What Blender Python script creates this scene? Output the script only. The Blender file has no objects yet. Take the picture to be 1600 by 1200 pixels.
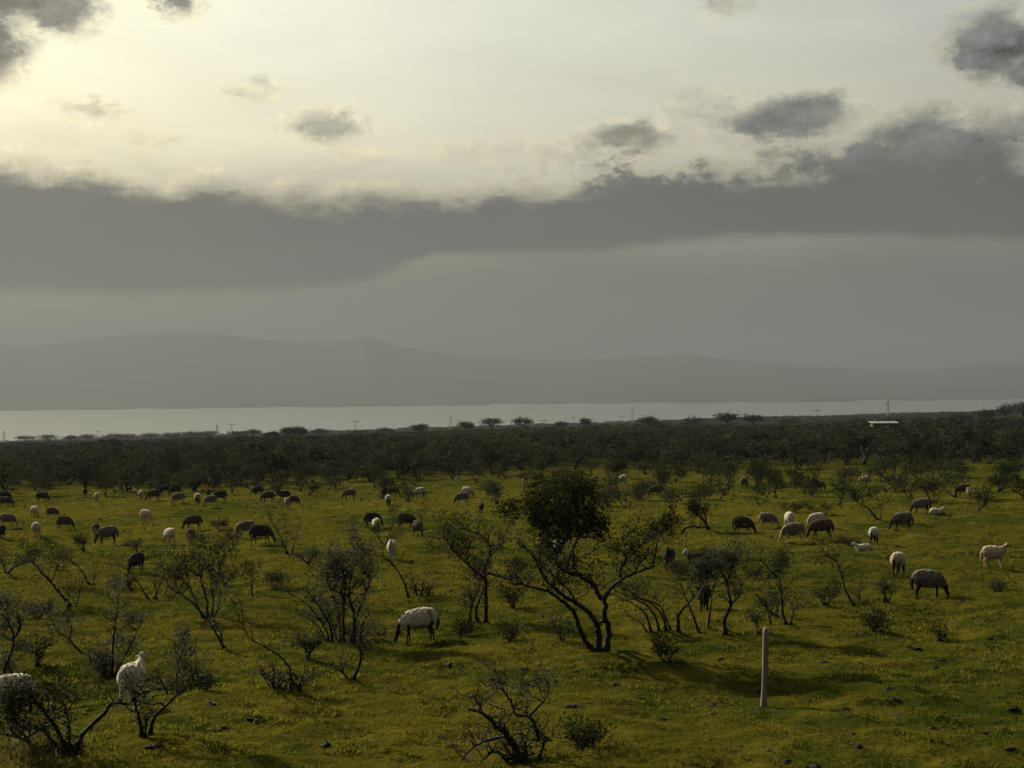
import bpy, math, random
import numpy as np
from mathutils import Vector, Matrix

random.seed(7)
rng = np.random.default_rng(7)
scene = bpy.context.scene
COL = scene.collection

# ------------------------------------------------------------------ camera
F = 2311.0                      # focal length in pixels of a 1600 px wide picture
CAMZ = 6.3
ROLL = math.radians(0.45)
RIGHT = np.array([math.cos(ROLL), 0, -math.sin(ROLL)])
UP = np.array([math.sin(ROLL), 0, math.cos(ROLL)])
FWD = np.array([0, 1.0, 0])
CAM = np.array([0, 0, CAMZ])
cam = bpy.data.objects.new('camera', bpy.data.cameras.new('camera'))
COL.objects.link(cam)
cam.data.sensor_width = 36
cam.data.lens = 36 * F / 1600
cam.data.clip_start = 0.1
cam.data.clip_end = 80000
m = Matrix(((RIGHT[0], UP[0], -FWD[0], CAM[0]), (RIGHT[1], UP[1], -FWD[1], CAM[1]),
            (RIGHT[2], UP[2], -FWD[2], CAM[2]), (0, 0, 0, 1)))
cam.matrix_world = m
scene.camera = cam

# ------------------------------------------------------------------ sun, sky
SUN_AZ, SUN_EL = math.radians(-42), math.radians(28)
SUND = Vector((math.sin(SUN_AZ) * math.cos(SUN_EL), math.cos(SUN_AZ) * math.cos(SUN_EL), math.sin(SUN_EL)))
sun = bpy.data.objects.new('sun', bpy.data.lights.new('sun', 'SUN'))
COL.objects.link(sun)
sun.data.energy = 5.0
sun.data.angle = math.radians(0.8)
sun.data.color = (1.0, 0.86, 0.62)
sun.rotation_euler = SUND.to_track_quat('Z', 'Y').to_euler()
scene.view_settings.view_transform = 'Standard'
scene.view_settings.look = 'None'
scene.view_settings.exposure = 1.3
scene.view_settings.gamma = 1
scene.view_settings.use_curve_mapping = False
scene.cycles.use_denoising = True
scene.cycles.max_bounces = 5
scene.cycles.volume_bounces = 0
scene.cycles.transparent_max_bounces = 8
scene.cycles.use_adaptive_sampling = True
scene.cycles.adaptive_threshold = 0.015
scene.cycles.sample_clamp_indirect = 4


class S:
    """a socket with arithmetic: builds math nodes in a node tree"""
    def __init__(s, tree, sock): s.t, s.k = tree, sock
    def _m(s, op, *a, clamp=False):
        n = s.t.nodes.new('ShaderNodeMath'); n.operation = op; n.use_clamp = clamp
        for i, v in enumerate((s,) + a):
            if isinstance(v, S): s.t.links.new(v.k, n.inputs[i])
            else: n.inputs[i].default_value = v
        return S(s.t, n.outputs[0])
    def __add__(s, o): return s._m('ADD', o)
    __radd__ = __add__
    def __sub__(s, o): return s._m('SUBTRACT', o)
    def __rsub__(s, o): return (s * -1.0) + o
    def __mul__(s, o): return s._m('MULTIPLY', o)
    __rmul__ = __mul__
    def __truediv__(s, o): return s._m('DIVIDE', o)
    def min(s, o): return s._m('MINIMUM', o)
    def max(s, o): return s._m('MAXIMUM', o)
    def clamp(s): return s._m('ADD', 0.0, clamp=True)
    def f(s, op, *a): return s._m(op, *a)
    def smooth(s, a, b):
        n = s.t.nodes.new('ShaderNodeMapRange'); n.interpolation_type = 'SMOOTHSTEP'
        s.t.links.new(s.k, n.inputs['Value'])
        n.inputs['From Min'].default_value = a; n.inputs['From Max'].default_value = b
        return S(s.t, n.outputs[0])


def vec(t, x, y, z):
    n = t.nodes.new('ShaderNodeCombineXYZ')
    for i, v in enumerate((x, y, z)):
        if isinstance(v, S): t.links.new(v.k, n.inputs[i])
        else: n.inputs[i].default_value = v
    return S(t, n.outputs[0])


def noise(t, v, scale, detail=4, rough=0.55, dist=0.0):
    n = t.nodes.new('ShaderNodeTexNoise')
    if v is not None: t.links.new(v.k, n.inputs['Vector'])
    n.inputs['Scale'].default_value = scale; n.inputs['Detail'].default_value = detail
    n.inputs['Roughness'].default_value = rough; n.inputs['Distortion'].default_value = dist
    return S(t, n.outputs[0])


def mixc(t, fac, a, b):
    n = t.nodes.new('ShaderNodeMix'); n.data_type = 'RGBA'
    for i, v in ((0, fac), (6, a), (7, b)):
        if isinstance(v, S): t.links.new(v.k, n.inputs[i])
        elif i == 0: n.inputs[0].default_value = v
        else: n.inputs[i].default_value = (*v, 1)
    return S(t, n.outputs[2])


def scalec(t, c, s):
    n = t.nodes.new('ShaderNodeVectorMath'); n.operation = 'SCALE'
    if isinstance(c, S): t.links.new(c.k, n.inputs[0])
    else: n.inputs[0].default_value = c
    if isinstance(s, S): t.links.new(s.k, n.inputs['Scale'])
    else: n.inputs['Scale'].default_value = s
    return S(t, n.outputs[0])


def addc(t, a, b):
    n = t.nodes.new('ShaderNodeVectorMath'); n.operation = 'ADD'
    for i, v in enumerate((a, b)):
        if isinstance(v, S): t.links.new(v.k, n.inputs[i])
        else: n.inputs[i].default_value = v
    return S(t, n.outputs[0])


def ramp(t, s, pts, lo, hi, vscale=1000.0):
    """piecewise linear curve through pts (x, value)"""
    n = t.nodes.new('ShaderNodeValToRGB'); cr = n.color_ramp
    t.links.new(((s - lo) / (hi - lo)).k, n.inputs[0])
    while len(cr.elements) > 1: cr.elements.remove(cr.elements[-1])
    for i, (x, v) in enumerate(pts):
        if i == 0: e = cr.elements[0]; e.position = (x - lo) / (hi - lo)
        else: e = cr.elements.new((x - lo) / (hi - lo))
        c = v / vscale; e.color = (c, c, c, 1)
    return S(t, n.outputs[0]) * vscale


world = bpy.data.worlds.new('World'); scene.world = world; world.use_nodes = True
world.cycles.sampling_method = 'MANUAL'; world.cycles.sample_map_resolution = 256
wt = world.node_tree; wt.nodes.clear()
SKY_STRENGTH = 0.054                       # the colours below are display values at 0.1
def build_sky():
    t = wt
    tc = t.nodes.new('ShaderNodeTexCoord'); D = S(t, tc.outputs['Generated'])
    sx = t.nodes.new('ShaderNodeSeparateXYZ'); t.links.new(D.k, sx.inputs[0])
    x, y, z = (S(t, sx.outputs[i]) for i in range(3))
    A0 = x.f('ARCTAN2', y) * F                       # angle to the right of straight ahead, 2311 to the radian
    E0 = z.f('ARCSINE') * F                          # angle above the horizon
    dn = t.nodes.new('ShaderNodeVectorMath'); dn.operation = 'DOT_PRODUCT'
    t.links.new(D.k, dn.inputs[0]); dn.inputs[1].default_value = SUND
    gam = S(t, dn.outputs['Value']).f('MINIMUM', 0.99999).f('ARCCOSINE') * (180 / math.pi)
    near = (gam * gam * (-1 / 40.0 ** 2)).f('EXPONENT', 0)          # 1 toward the sun, 0 away from it
    near.k.node.operation = 'EXPONENT'
    gl = (gam * (-1 / 38.0)).f('EXPONENT', 0)
    cir = noise(t, vec(t, x * 23.11, y * 23.11, z * 90), 0.28, 5, 0.55, 0.3) - 0.5
    prof = (E0 + cir * 90).smooth(150, 400) * 0.77 + 0.23
    V = (gl * 2.5 + 0.03) * prof * (cir * 0.35 + 1.0)
    tint = mixc(t, near, (0.95, 0.96, 0.86), (1.0, 0.94, 0.60))
    tint = mixc(t, E0.smooth(560, 330) * 0.75, tint, mixc(t, near, (1.0, 0.93, 0.72), (1.0, 0.90, 0.50)))
    low = E0.smooth(60, 300)
    tint = mixc(t, low, mixc(t, near, (0.92, 0.97, 0.93), (1.0, 0.86, 0.62)), tint)
    veil = scalec(t, tint, V)
    nish = t.nodes.new('ShaderNodeTexSky'); nish.sky_type = 'NISHITA'; nish.sun_disc = False
    nish.sun_elevation = SUN_EL; nish.sun_rotation = SUN_AZ % (2 * math.pi)
    nish.air_density = 1.0; nish.dust_density = 3.0
    veil = addc(t, veil, scalec(t, S(t, nish.outputs[0]), 0.010))

    top = [(-400, 320), (0, 362), (70, 352), (150, 346), (210, 334), (350, 328), (500, 322), (700, 322), (800, 324),
           (900, 328), (955, 340), (1050, 348), (1150, 350), (1300, 348), (1400, 350), (1500, 345), (1600, 350), (1800, 330), (2000, 350)]
    bot = [(-400, 190), (0, 190), (500, 194), (650, 197), (950, 196), (1000, 204), (1100, 212), (1200, 216), (1300, 210),
           (1450, 208), (1600, 198), (2000, 200)]
    bot2 = [(-400, 132), (0, 132), (250, 134), (450, 140), (560, 150), (610, 164), (660, 186), (700, 208), (2000, 240)]
    # centre x, height, half width, half height, weight
    blobs = [(45, 580, 140, 80, 1.6), (110, 552, 85, 55, 1.4), (12, 496, 75, 72, 1.5), (297, 588, 48, 42, 1.3), (405, 451, 46, 20, .6), (150, 412, 80, 20, .70),
             (512, 396, 72, 38, .95), (1125, 574, 62, 34, .75), (1540, 494, 100, 60, 1.5), (1590, 440, 65, 48, 1.3),
             (1235, 400, 135, 38, 1.35), (1250, 368, 260, 50, .50), (1130, 418, 70, 40, .55), (1080, 425, 60, 40, .36), (1440, 350, 125, 62, 1.8), (1550, 372, 60, 34, 1.0), (985, 370, 85, 36, 1.1), (880, 360, 90, 28, .45), (740, 362, 90, 20, .36), (560, 356, 80, 18, .34), (250, 375, 60, 18, .34),
             (1500, 520, 60, 30, .5)]
    U = A0 + 800
    P = vec(t, x * 23.11, y * 23.11, z * 38.0)
    nf = noise(t, P, 1.25, 9, 0.70, 0.0) - 0.5
    nl = noise(t, P, 0.42, 3, 0.5) - 0.5
    sh = addc(t, P, (-0.20, -0.06, 0.26))             # the same noise a little nearer the sun
    ns = noise(t, sh, 1.25, 6, 0.70, 0.0) - 0.5
    Uw = U + nl * 160
    up = ramp(t, Uw, top, -400, 2000) - E0 + nf * 80
    band = ((E0 - ramp(t, Uw, bot, -400, 2000) + nf * 26 + nl * 22) / 11).min(up / 34)
    band2 = ((E0 - ramp(t, Uw, bot2, -400, 2000) + nf * 22) / 12).min((nf * 30 - E0 + 258) / 20)
    wisp = noise(t, vec(t, x * 23.11, y * 23.11, z * 150.0), 0.5, 5, 0.6) - 0.5
    d = (band.min(2.1) + wisp * 1.2 * band.smooth(0.2, 1.2)).max(band2.min(1.6) + wisp * 0.7 * band2.smooth(0.2, 1.0))
    bandd = d + nf * 0.9 + nl * 0.7; d = d * 0.0 - 1.0
    pos = vec(t, U + nf * 170, E0 + nf * 85 + nl * 36, 0.0)
    for (bx, by, rx, ry, w) in blobs:
        ma = t.nodes.new('ShaderNodeVectorMath'); ma.operation = 'MULTIPLY_ADD'; t.links.new(pos.k, ma.inputs[0])
        ma.inputs[1].default_value = (1 / rx, 1 / ry, 0); ma.inputs[2].default_value = (-bx / rx, -by / ry, 0)
        ln = t.nodes.new('ShaderNodeVectorMath'); ln.operation = 'LENGTH'; t.links.new(ma.outputs[0], ln.inputs[0])
        d = d.max(S(t, ln.outputs['Value']).f('MULTIPLY_ADD', -1.5 * w, 1.72 * w).min(1.15 * w))
    d = bandd.max(-0.35) + (d + nf * 1.9).max(-0.35) + 0.35
    out = ((A0.f('ABSOLUTE') - 1000) / 500).max((E0 - 690) / 300).clamp()
    d = d.max((nl + nf * 0.5 + 0.04) * 7 * out)
    lit = ((nf - ns) * 3.0 + 0.20 + up.smooth(75, 0) * 0.30).clamp()
    alpha = d.smooth(0.0, 0.36)
    thick = d.smooth(0.10, 1.75)
    dark = mixc(t, near, (0.070, 0.080, 0.083), (0.27, 0.25, 0.195))
    dark = scalec(t, dark, nl * 0.40 + nf * 0.10 + 1.0)
    hi = E0.smooth(285, 400)
    dark = addc(t, dark, scalec(t, mixc(t, near, (0.85, 0.92, 0.9), (1.0, 0.92, 0.7)), hi * ((nf - ns) * 0.6 + nl * 0.25 + 0.08)))
    edge = addc(t, scalec(t, veil, 0.84), scalec(t, (0.55, 0.47, 0.24), lit * (near + 0.22) * E0.smooth(150, 320)))
    cl = mixc(t, (thick * (1.0 - lit * (1.0 - d.smooth(0.5, 1.5)) * 0.6)).clamp(), edge, dark)
    sky = mixc(t, alpha, veil, cl)
    bg = t.nodes.new('ShaderNodeBackground'); t.links.new(scalec(t, sky, 7.6).k, bg.inputs[0])
    bg.inputs[1].default_value = SKY_STRENGTH
    o = t.nodes.new('ShaderNodeOutputWorld'); t.links.new(bg.outputs[0], o.inputs[0])
build_sky()

# ------------------------------------------------------------------ terrain function and pixel -> ground
SLB, SLA = 0.0238, 0.0171
_w = [(rng.uniform(0, 6.28), rng.uniform(0, 6.28), rng.uniform(0, 6.28)) for _ in range(14)]
_lat = rng.uniform(-1, 1, (256, 256))
def vnoise(x, y, wl, o=0):
    x = np.asarray(x, float) / wl + o * 17.3; y = np.asarray(y, float) / wl + o * 9.1
    i = np.floor(x).astype(int); j = np.floor(y).astype(int); fx = x - i; fy = y - j
    fx = fx * fx * (3 - 2 * fx); fy = fy * fy * (3 - 2 * fy)
    g = lambda a, b: _lat[a % 256, b % 256]
    return (g(i, j) * (1 - fx) + g(i + 1, j) * fx) * (1 - fy) + (g(i, j + 1) * (1 - fx) + g(i + 1, j + 1) * fx) * fy
def bumps(x, y):
    z = 0
    for i, (wl, amp) in enumerate([(41, .16), (23, .10), (13, .055), (7.3, .035), (4.1, .022)]):
        a, b, c = _w[i]
        k = 2 * math.pi / wl
        z = z + amp * np.sin(k * (x * math.cos(a) + y * math.sin(a)) + b + 1.3 * np.sin(k * .61 * (x * math.sin(c) - y * math.cos(c)) + c))
    c, s_ = math.cos(.35), math.sin(.35); xr = x * c - y * s_; yr = x * s_ + y * c        # tussocks a little longer than wide
    return z + .050 * vnoise(xr, yr, 1.9, 1) + .068 * vnoise(xr * .7, yr, .95, 2) + .095 * vnoise(xr * .65, yr, .52, 3) + .034 * vnoise(xr, yr, .30, 4)
def ground(x, y):
    x = np.asarray(x, float); y = np.asarray(y, float)
    far = np.clip((y - 120) / 600, 0, 1)
    ax = 1400 * np.tanh(x / 1400)
    big = 1.2 * np.sin(x / 63 + 1.1) * np.sin(y / 91 + .4) + 2.0 * np.sin(x / 210 + y / 260)
    und = bumps(x, y) * np.clip(1.15 - y / 700, .0, 1)
    dip = .0050 * np.maximum(y - 180, 0) * np.clip(.7 - 1.6 * x / np.maximum(y, 1), 0, 1.3)
    return SLA * ax - SLB * np.maximum(y, -60) + und + big * far - dip
def raydir(u, v):
    return FWD + RIGHT * ((u - 800) / F) + UP * ((600 - v) / F)
def at(u, v, Y):
    d = raydir(u, v); return CAM + d * (Y / d[1])
def gp(u, v, maxd=3000.):
    """the ground point seen at pixel u, v"""
    d = raydir(u, v)
    t = np.geomspace(8, maxd, 1500); lo = 0
    for _ in range(3):
        p = CAM[:, None] + d[:, None] * t
        k = np.where(p[2] < ground(p[0], p[1]))[0]
        i = max(1, k[0]) if len(k) else len(t) - 1
        t = np.linspace(t[i - 1], t[i], 12)
    q = CAM + d * t[0]
    return float(q[0]), float(q[1])
def gpoint(u, v):
    x, y = gp(u, v); return np.array([x, y, float(ground(x, y))])

# ------------------------------------------------------------------ mesh helpers
def fast_mesh(name, v, tris=None, quads=None, smooth=False, attr=None):
    me = bpy.data.meshes.new(name)
    v = np.asarray(v, np.float32)
    parts = []; starts = []; off = 0
    for fa, k in ((tris, 3), (quads, 4)):
        if fa is not None and len(fa):
            fa = np.asarray(fa, np.int32); parts.append(fa.ravel())
            starts.append(off + np.arange(len(fa)) * k); off += fa.size
    loops = np.concatenate(parts).astype(np.int32); st = np.concatenate(starts).astype(np.int32)
    me.vertices.add(len(v)); me.vertices.foreach_set('co', v.ravel())
    me.loops.add(len(loops)); me.loops.foreach_set('vertex_index', loops)
    me.polygons.add(len(st)); me.polygons.foreach_set('loop_start', st)
    if smooth: me.polygons.foreach_set('use_smooth', np.ones(len(st), bool))
    me.update(calc_edges=True); me.validate()
    if attr is not None:
        a = me.attributes.new('tint', 'FLOAT', 'POINT'); a.data.foreach_set('value', np.asarray(attr, np.float32))
    return me
def add(name, me, mat, parent=None, loc=None, kind=None):
    o = bpy.data.objects.new(name, me); COL.objects.link(o)
    if mat is not None:
        if len(me.materials) == 0: me.materials.append(mat)
    if parent is not None: o.parent = parent
    if loc is not None: o.location = loc
    if kind: o['kind'] = kind
    return o
def tag(o, label, cat, group=None):
    o['label'] = label; o['category'] = cat
    if group: o['group'] = group
    return o
def empty(name, loc, rz=0.0, sc=1.0):
    o = bpy.data.objects.new(name, None); COL.objects.link(o); o.empty_display_size = 0.2
    o.location = [float(c) for c in loc]; o.rotation_euler[2] = rz; o.scale = (sc,) * 3
    return o

class MB:
    def __init__(s): s.v = []; s.q = []; s.t = []; s.n = 0; s.a = []
    def put(s, v, q=None, t=None, a=0.5):
        if q is not None and len(q): s.q.append(np.asarray(q) + s.n)
        if t is not None and len(t): s.t.append(np.asarray(t) + s.n)
        s.v.append(np.asarray(v, float)); s.n += len(v)
        s.a.append(np.full(len(v), a) if np.isscalar(a) else np.asarray(a))
    def tube(s, P, R, sides=6, jitter=0.0, a=0.5, flat=None):
        P = np.asarray(P, float); n = len(P)
        R = np.asarray(R, float) if not np.isscalar(R) else np.full(n, R)
        T = np.gradient(P, axis=0); T /= np.linalg.norm(T, axis=1)[:, None] + 1e-9
        ref = np.array([0, 0, 1.0]) if abs(T[0][2]) < .8 else np.array([1.0, 0, 0])
        ang = np.arange(sides) * 2 * math.pi / sides
        V = []
        for i in range(n):
            b = np.cross(T[i], ref); b /= np.linalg.norm(b) + 1e-9
            c = np.cross(b, T[i]); ref = c
            r = R[i] * (1 + jitter * rng.standard_normal(sides)) if jitter else np.full(sides, R[i])
            fb, fc = (1, 1) if flat is None else flat
            V.append(P[i] + (np.cos(ang) * r * fb)[:, None] * b + (np.sin(ang) * r * fc)[:, None] * c)
        V = np.concatenate(V + [P[:1], P[-1:]])
        i, j = np.meshgrid(np.arange(n - 1), np.arange(sides), indexing='ij')
        k = (j + 1) % sides
        q = np.stack([i * sides + j, i * sides + k, (i + 1) * sides + k, (i + 1) * sides + j], -1).reshape(-1, 4)
        jj = np.arange(sides); kk = (jj + 1) % sides
        c0 = n * sides; c1 = c0 + 1
        t = np.concatenate([np.stack([kk, jj, np.full(sides, c0)], 1),
                            np.stack([(n - 1) * sides + jj, (n - 1) * sides + kk, np.full(sides, c1)], 1)])
        s.put(V, q, t, a)
    def box(s, c, size, rot=None):
        sg = np.array([[x, y, z] for x in (-1, 1) for y in (-1, 1) for z in (-1, 1)], float) * np.asarray(size) / 2
        if rot is not None: sg = sg @ np.asarray(rot).T
        s.put(sg + np.asarray(c), [[0, 1, 3, 2], [4, 6, 7, 5], [0, 4, 5, 1], [2, 3, 7, 6], [0, 2, 6, 4], [1, 5, 7, 3]])
    def mesh(s, name, smooth=True):
        return fast_mesh(name, np.concatenate(s.v), np.concatenate(s.t) if s.t else None,
                         np.concatenate(s.q) if s.q else None, smooth, np.concatenate(s.a))

# ------------------------------------------------------------------ materials
def material(name):
    mt = bpy.data.materials.new(name); mt.use_nodes = True; mt.node_tree.nodes.clear(); return mt, mt.node_tree
def out(t, sh, vol=False):
    o = t.nodes.new('ShaderNodeOutputMaterial'); t.links.new(sh, o.inputs['Volume' if vol else 'Surface']); return o
def objco(t):
    n = t.nodes.new('ShaderNodeTexCoord'); return S(t, n.outputs['Object'])
def tintattr(t):
    n = t.nodes.new('ShaderNodeAttribute'); n.attribute_name = 'tint'; return S(t, n.outputs['Fac'])
def objrand(t):
    n = t.nodes.new('ShaderNodeObjectInfo'); return S(t, n.outputs['Random'])
def bump(t, h, dist, strength=1.0):
    n = t.nodes.new('ShaderNodeBump'); t.links.new(h.k, n.inputs['Height'])
    n.inputs['Distance'].default_value = dist; n.inputs['Strength'].default_value = strength; return n.outputs[0]
def bsdf(t, color, rough=0.85, normal=None, spec=0.2):
    b = t.nodes.new('ShaderNodeBsdfPrincipled')
    if isinstance(color, S): t.links.new(color.k, b.inputs['Base Color'])
    else: b.inputs['Base Color'].default_value = (*color, 1)
    b.inputs['Roughness'].default_value = rough; b.inputs['Specular IOR Level'].default_value = spec
    if normal is not None: t.links.new(normal, b.inputs['Normal'])
    return b
def leafy(name, c0, c1, trans=0.35, per_object=False):
    """thin leaves: diffuse plus light let through"""
    mt, t = material(name)
    f = tintattr(t)
    if per_object: f = (f * 0.6 + objrand(t) * 0.4)
    col = mixc(t, f, c0, c1)
    d = t.nodes.new('ShaderNodeBsdfDiffuse'); t.links.new(col.k, d.inputs[0])
    tr = t.nodes.new('ShaderNodeBsdfTranslucent'); t.links.new(col.k, tr.inputs[0])
    mx = t.nodes.new('ShaderNodeMixShader'); mx.inputs[0].default_value = trans
    t.links.new(d.outputs[0], mx.inputs[1]); t.links.new(tr.outputs[0], mx.inputs[2])
    out(t, mx.outputs[0]); return mt
def barky(name, c0, c1, scale=14):
    mt, t = material(name); co = objco(t)
    n = noise(t, co, scale, 6, .65)
    b = bsdf(t, mixc(t, n.smooth(.3, .7), c0, c1), .9, bump(t, noise(t, co, scale * 3, 4), .01, .8))
    out(t, b.outputs[0]); return mt
MAT = {}
MAT['bark'] = barky('dark_thorn_bark', (.005, .0045, .004), (.016, .014, .012))
MAT['leaf_dark'] = leafy('dark_acacia_leaf', (.005, .008, .003), (.024, .031, .010), .3)
MAT['leaf_silver'] = leafy('silver_grey_leaf', (.012, .016, .010), (.080, .088, .064), .3)
MAT['leaf_olive'] = leafy('olive_leaf', (.008, .012, .005), (.042, .050, .023), .3)
MAT['leaf_thicket'] = leafy('thicket_leaf', (.003, .004, .0022), (.038, .044, .025), .25, True)
MAT['leaf_far'] = leafy('far_tree_leaf', (.014, .018, .010), (.03, .035, .02), .2, True)
MAT['grass'] = leafy('short_grass_blade', (.010, .015, .003), (.138, .136, .020), .45)
MAT['dry_grass'] = leafy('tall_dry_grass_blade', (.04, .042, .014), (.12, .105, .045), .45)
MAT['clod'] = barky('dark_clod', (.003, .0028, .002), (.009, .008, .006), 20)

def ground_mat():
    mt, t = material('grazed_turf'); co = objco(t)
    big = noise(t, co, .06, 4, .6); mid = noise(t, co, .55, 5, .62, .4); fine = noise(t, co, 6.5, 5, .7)
    c = mixc(t, big.smooth(.38, .62), (.022, .030, .004), (.050, .048, .006))
    c = mixc(t, mid.smooth(.42, .70), c, (.068, .060, .008))
    c = mixc(t, (mid * .5 + fine * .5).smooth(.44, .32), c, (.006, .008, .0015))
    c = mixc(t, noise(t, co, .19, 5, .65).smooth(.60, .74) * .55, c, (.028, .022, .006))
    sp = t.nodes.new('ShaderNodeSeparateXYZ'); t.links.new(co.k, sp.inputs[0])
    c = mixc(t, (S(t, sp.outputs[1]) + mid * 60).smooth(150, 260), c, (.010, .011, .006))
    h = noise(t, co, 2.6, 6, .72, .3) + fine * .6
    b = bsdf(t, c, .95, bump(t, h, .20, 1.0), .0)
    out(t, b.outputs[0]); return mt
MAT['ground'] = ground_mat()

# ------------------------------------------------------------------ ground sheet
def build_ground():
    ys = np.concatenate([np.linspace(-60, 14, 40, endpoint=False), np.geomspace(14, 22, 70, endpoint=False), np.geomspace(22, 75, 400, endpoint=False), np.geomspace(75, 9000, 260)])
    s = np.linspace(-1, 1, 370); s = .36 * s + .64 * s ** 3
    Y, Sg = np.meshgrid(ys, s, indexing='ij')
    X = Sg * (45 + 1.0 * np.maximum(Y, 0))
    Z = ground(X, Y)
    lake_z = LAKE_Z
    Z = np.maximum(Z, lake_z - 6)
    n, k = X.shape
    i, j = np.meshgrid(np.arange(n - 1), np.arange(k - 1), indexing='ij')
    q = np.stack([i * k + j, i * k + j + 1, (i + 1) * k + j + 1, (i + 1) * k + j], -1).reshape(-1, 4)
    me = fast_mesh('ground', np.stack([X, Y, Z], -1).reshape(-1, 3), None, q, True)
    add('ground', me, MAT['ground'], kind='structure')
LAKE_Z = -108.0
build_ground()

# ------------------------------------------------------------------ lake
def build_lake():
    mt, t = material('lake_water'); co = objco(t)
    b = t.nodes.new('ShaderNodeBsdfPrincipled')
    b.inputs['Base Color'].default_value = (.06, .075, .08, 1); b.inputs['Roughness'].default_value = .33
    b.inputs['IOR'].default_value = 1.33
    v = t.nodes.new('ShaderNodeMapping'); t.links.new(co.k, v.inputs[0]); v.inputs['Scale'].default_value = (.02, .06, 1)
    t.links.new(bump(t, noise(t, S(t, v.outputs[0]), 1.0, 6, .65), 1.2, .6), b.inputs['Normal'])
    out(t, b.outputs[0])
    n = 40
    xs = np.linspace(-9500, 9500, n); ys = np.linspace(2200, 9000, n)
    X, Y = np.meshgrid(xs, ys)
    v = np.stack([X, Y, np.full_like(X, LAKE_Z)], -1).reshape(-1, 3)
    i, j = np.meshgrid(np.arange(n - 1), np.arange(n - 1), indexing='ij')
    q = np.stack([i * n + j, i * n + j + 1, (i + 1) * n + j + 1, (i + 1) * n + j], -1).reshape(-1, 4)
    add('lake', fast_mesh('lake', v, None, q, True), mt, kind='structure')
build_lake()

# ------------------------------------------------------------------ far shore and mountains
SKYLINE = [(-700, 556), (-400, 548), (-150, 545), (0, 538), (60, 540), (130, 530), (200, 523), (255, 519), (340, 521), (400, 529), (470, 536), (540, 533),
           (562, 531), (575, 525), (592, 531), (615, 539), (680, 551), (750, 556), (830, 562), (900, 563), (1000, 558), (1080, 556),
           (1150, 563), (1250, 570), (1350, 577), (1430, 581), (1500, 572), (1550, 568), (1620, 570), (1800, 560), (2100, 566), (2400, 572)]
def build_mountains():
    mt, t = material('far_mountain_scrub'); co = objco(t)
    n1 = noise(t, co, .0016, 6, .6)
    b = bsdf(t, mixc(t, n1.smooth(.35, .65), (.022, .028, .032), (.036, .040, .040)), .95, None, .05)
    out(t, b.outputs[0])
    us = np.linspace(-600, 2300, 420); ys = np.linspace(6300, 17500, 110)
    prof = np.interp(us, [p[0] for p in SKYLINE], [p[1] for p in SKYLINE])
    shore = np.interp(us, [-600, 0, 400, 900, 1300, 1600, 2300], [7050, 7150, 7450, 7900, 7950, 8200, 8300])
    RY = 13500.
    V = np.zeros((len(ys), len(us), 3))
    for k, y in enumerate(ys):
        dx = RIGHT[0] * (us - 800) / F
        x = dx * y
        ztop = CAMZ + RY * (RIGHT[2] * (us - 800) / F + UP[2] * (600 - prof) / F)       # crest height at the ridge
        f = np.clip((y - shore) / (RY - shore), -.2, 1)
        w = np.abs(f) ** 1.9 * np.sign(f) * .9 + .1 * f
        if y > RY: w = np.clip(1 - ((y - RY) / 4200) ** 1.2, 0, 1)
        rough = 26 * np.sin(us / 47 + y / 900) * np.sin(us / 83 - y / 1300 + 2) + 16 * np.sin(us / 19 + y / 420)
        z = LAKE_Z - 4 + (ztop - LAKE_Z + 4) * w + rough * np.clip(f, 0, 1) * (1 - np.clip(f, 0, 1)) * 2.2
        # a lower fold of hills in front of the main ridge
        V[k] = np.stack([x, np.full_like(x, y), z], -1)
    n, m_ = len(ys), len(us)
    i, j = np.meshgrid(np.arange(n - 1), np.arange(m_ - 1), indexing='ij')
    q = np.stack([i * m_ + j, i * m_ + j + 1, (i + 1) * m_ + j + 1, (i + 1) * m_ + j], -1).reshape(-1, 4)
    add('mountains', fast_mesh('mountains', V.reshape(-1, 3), None, q, True), mt, kind='structure')
build_mountains()

# ------------------------------------------------------------------ haze
def build_haze():
    mt, t = material('valley_haze')
    pv = t.nodes.new('ShaderNodeVolumePrincipled')
    pv.inputs['Color'].default_value = (.160, .188, .224, 1); pv.inputs['Density'].default_value = 1.3e-4
    pv.inputs['Anisotropy'].default_value = .15
    out(t, pv.outputs[0], True)
    mb = MB(); mb.box((0, 8500, 215), (30000, 24000, 690))
    o = add('haze', mb.mesh('haze', False), mt, kind='stuff')
build_haze()
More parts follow.
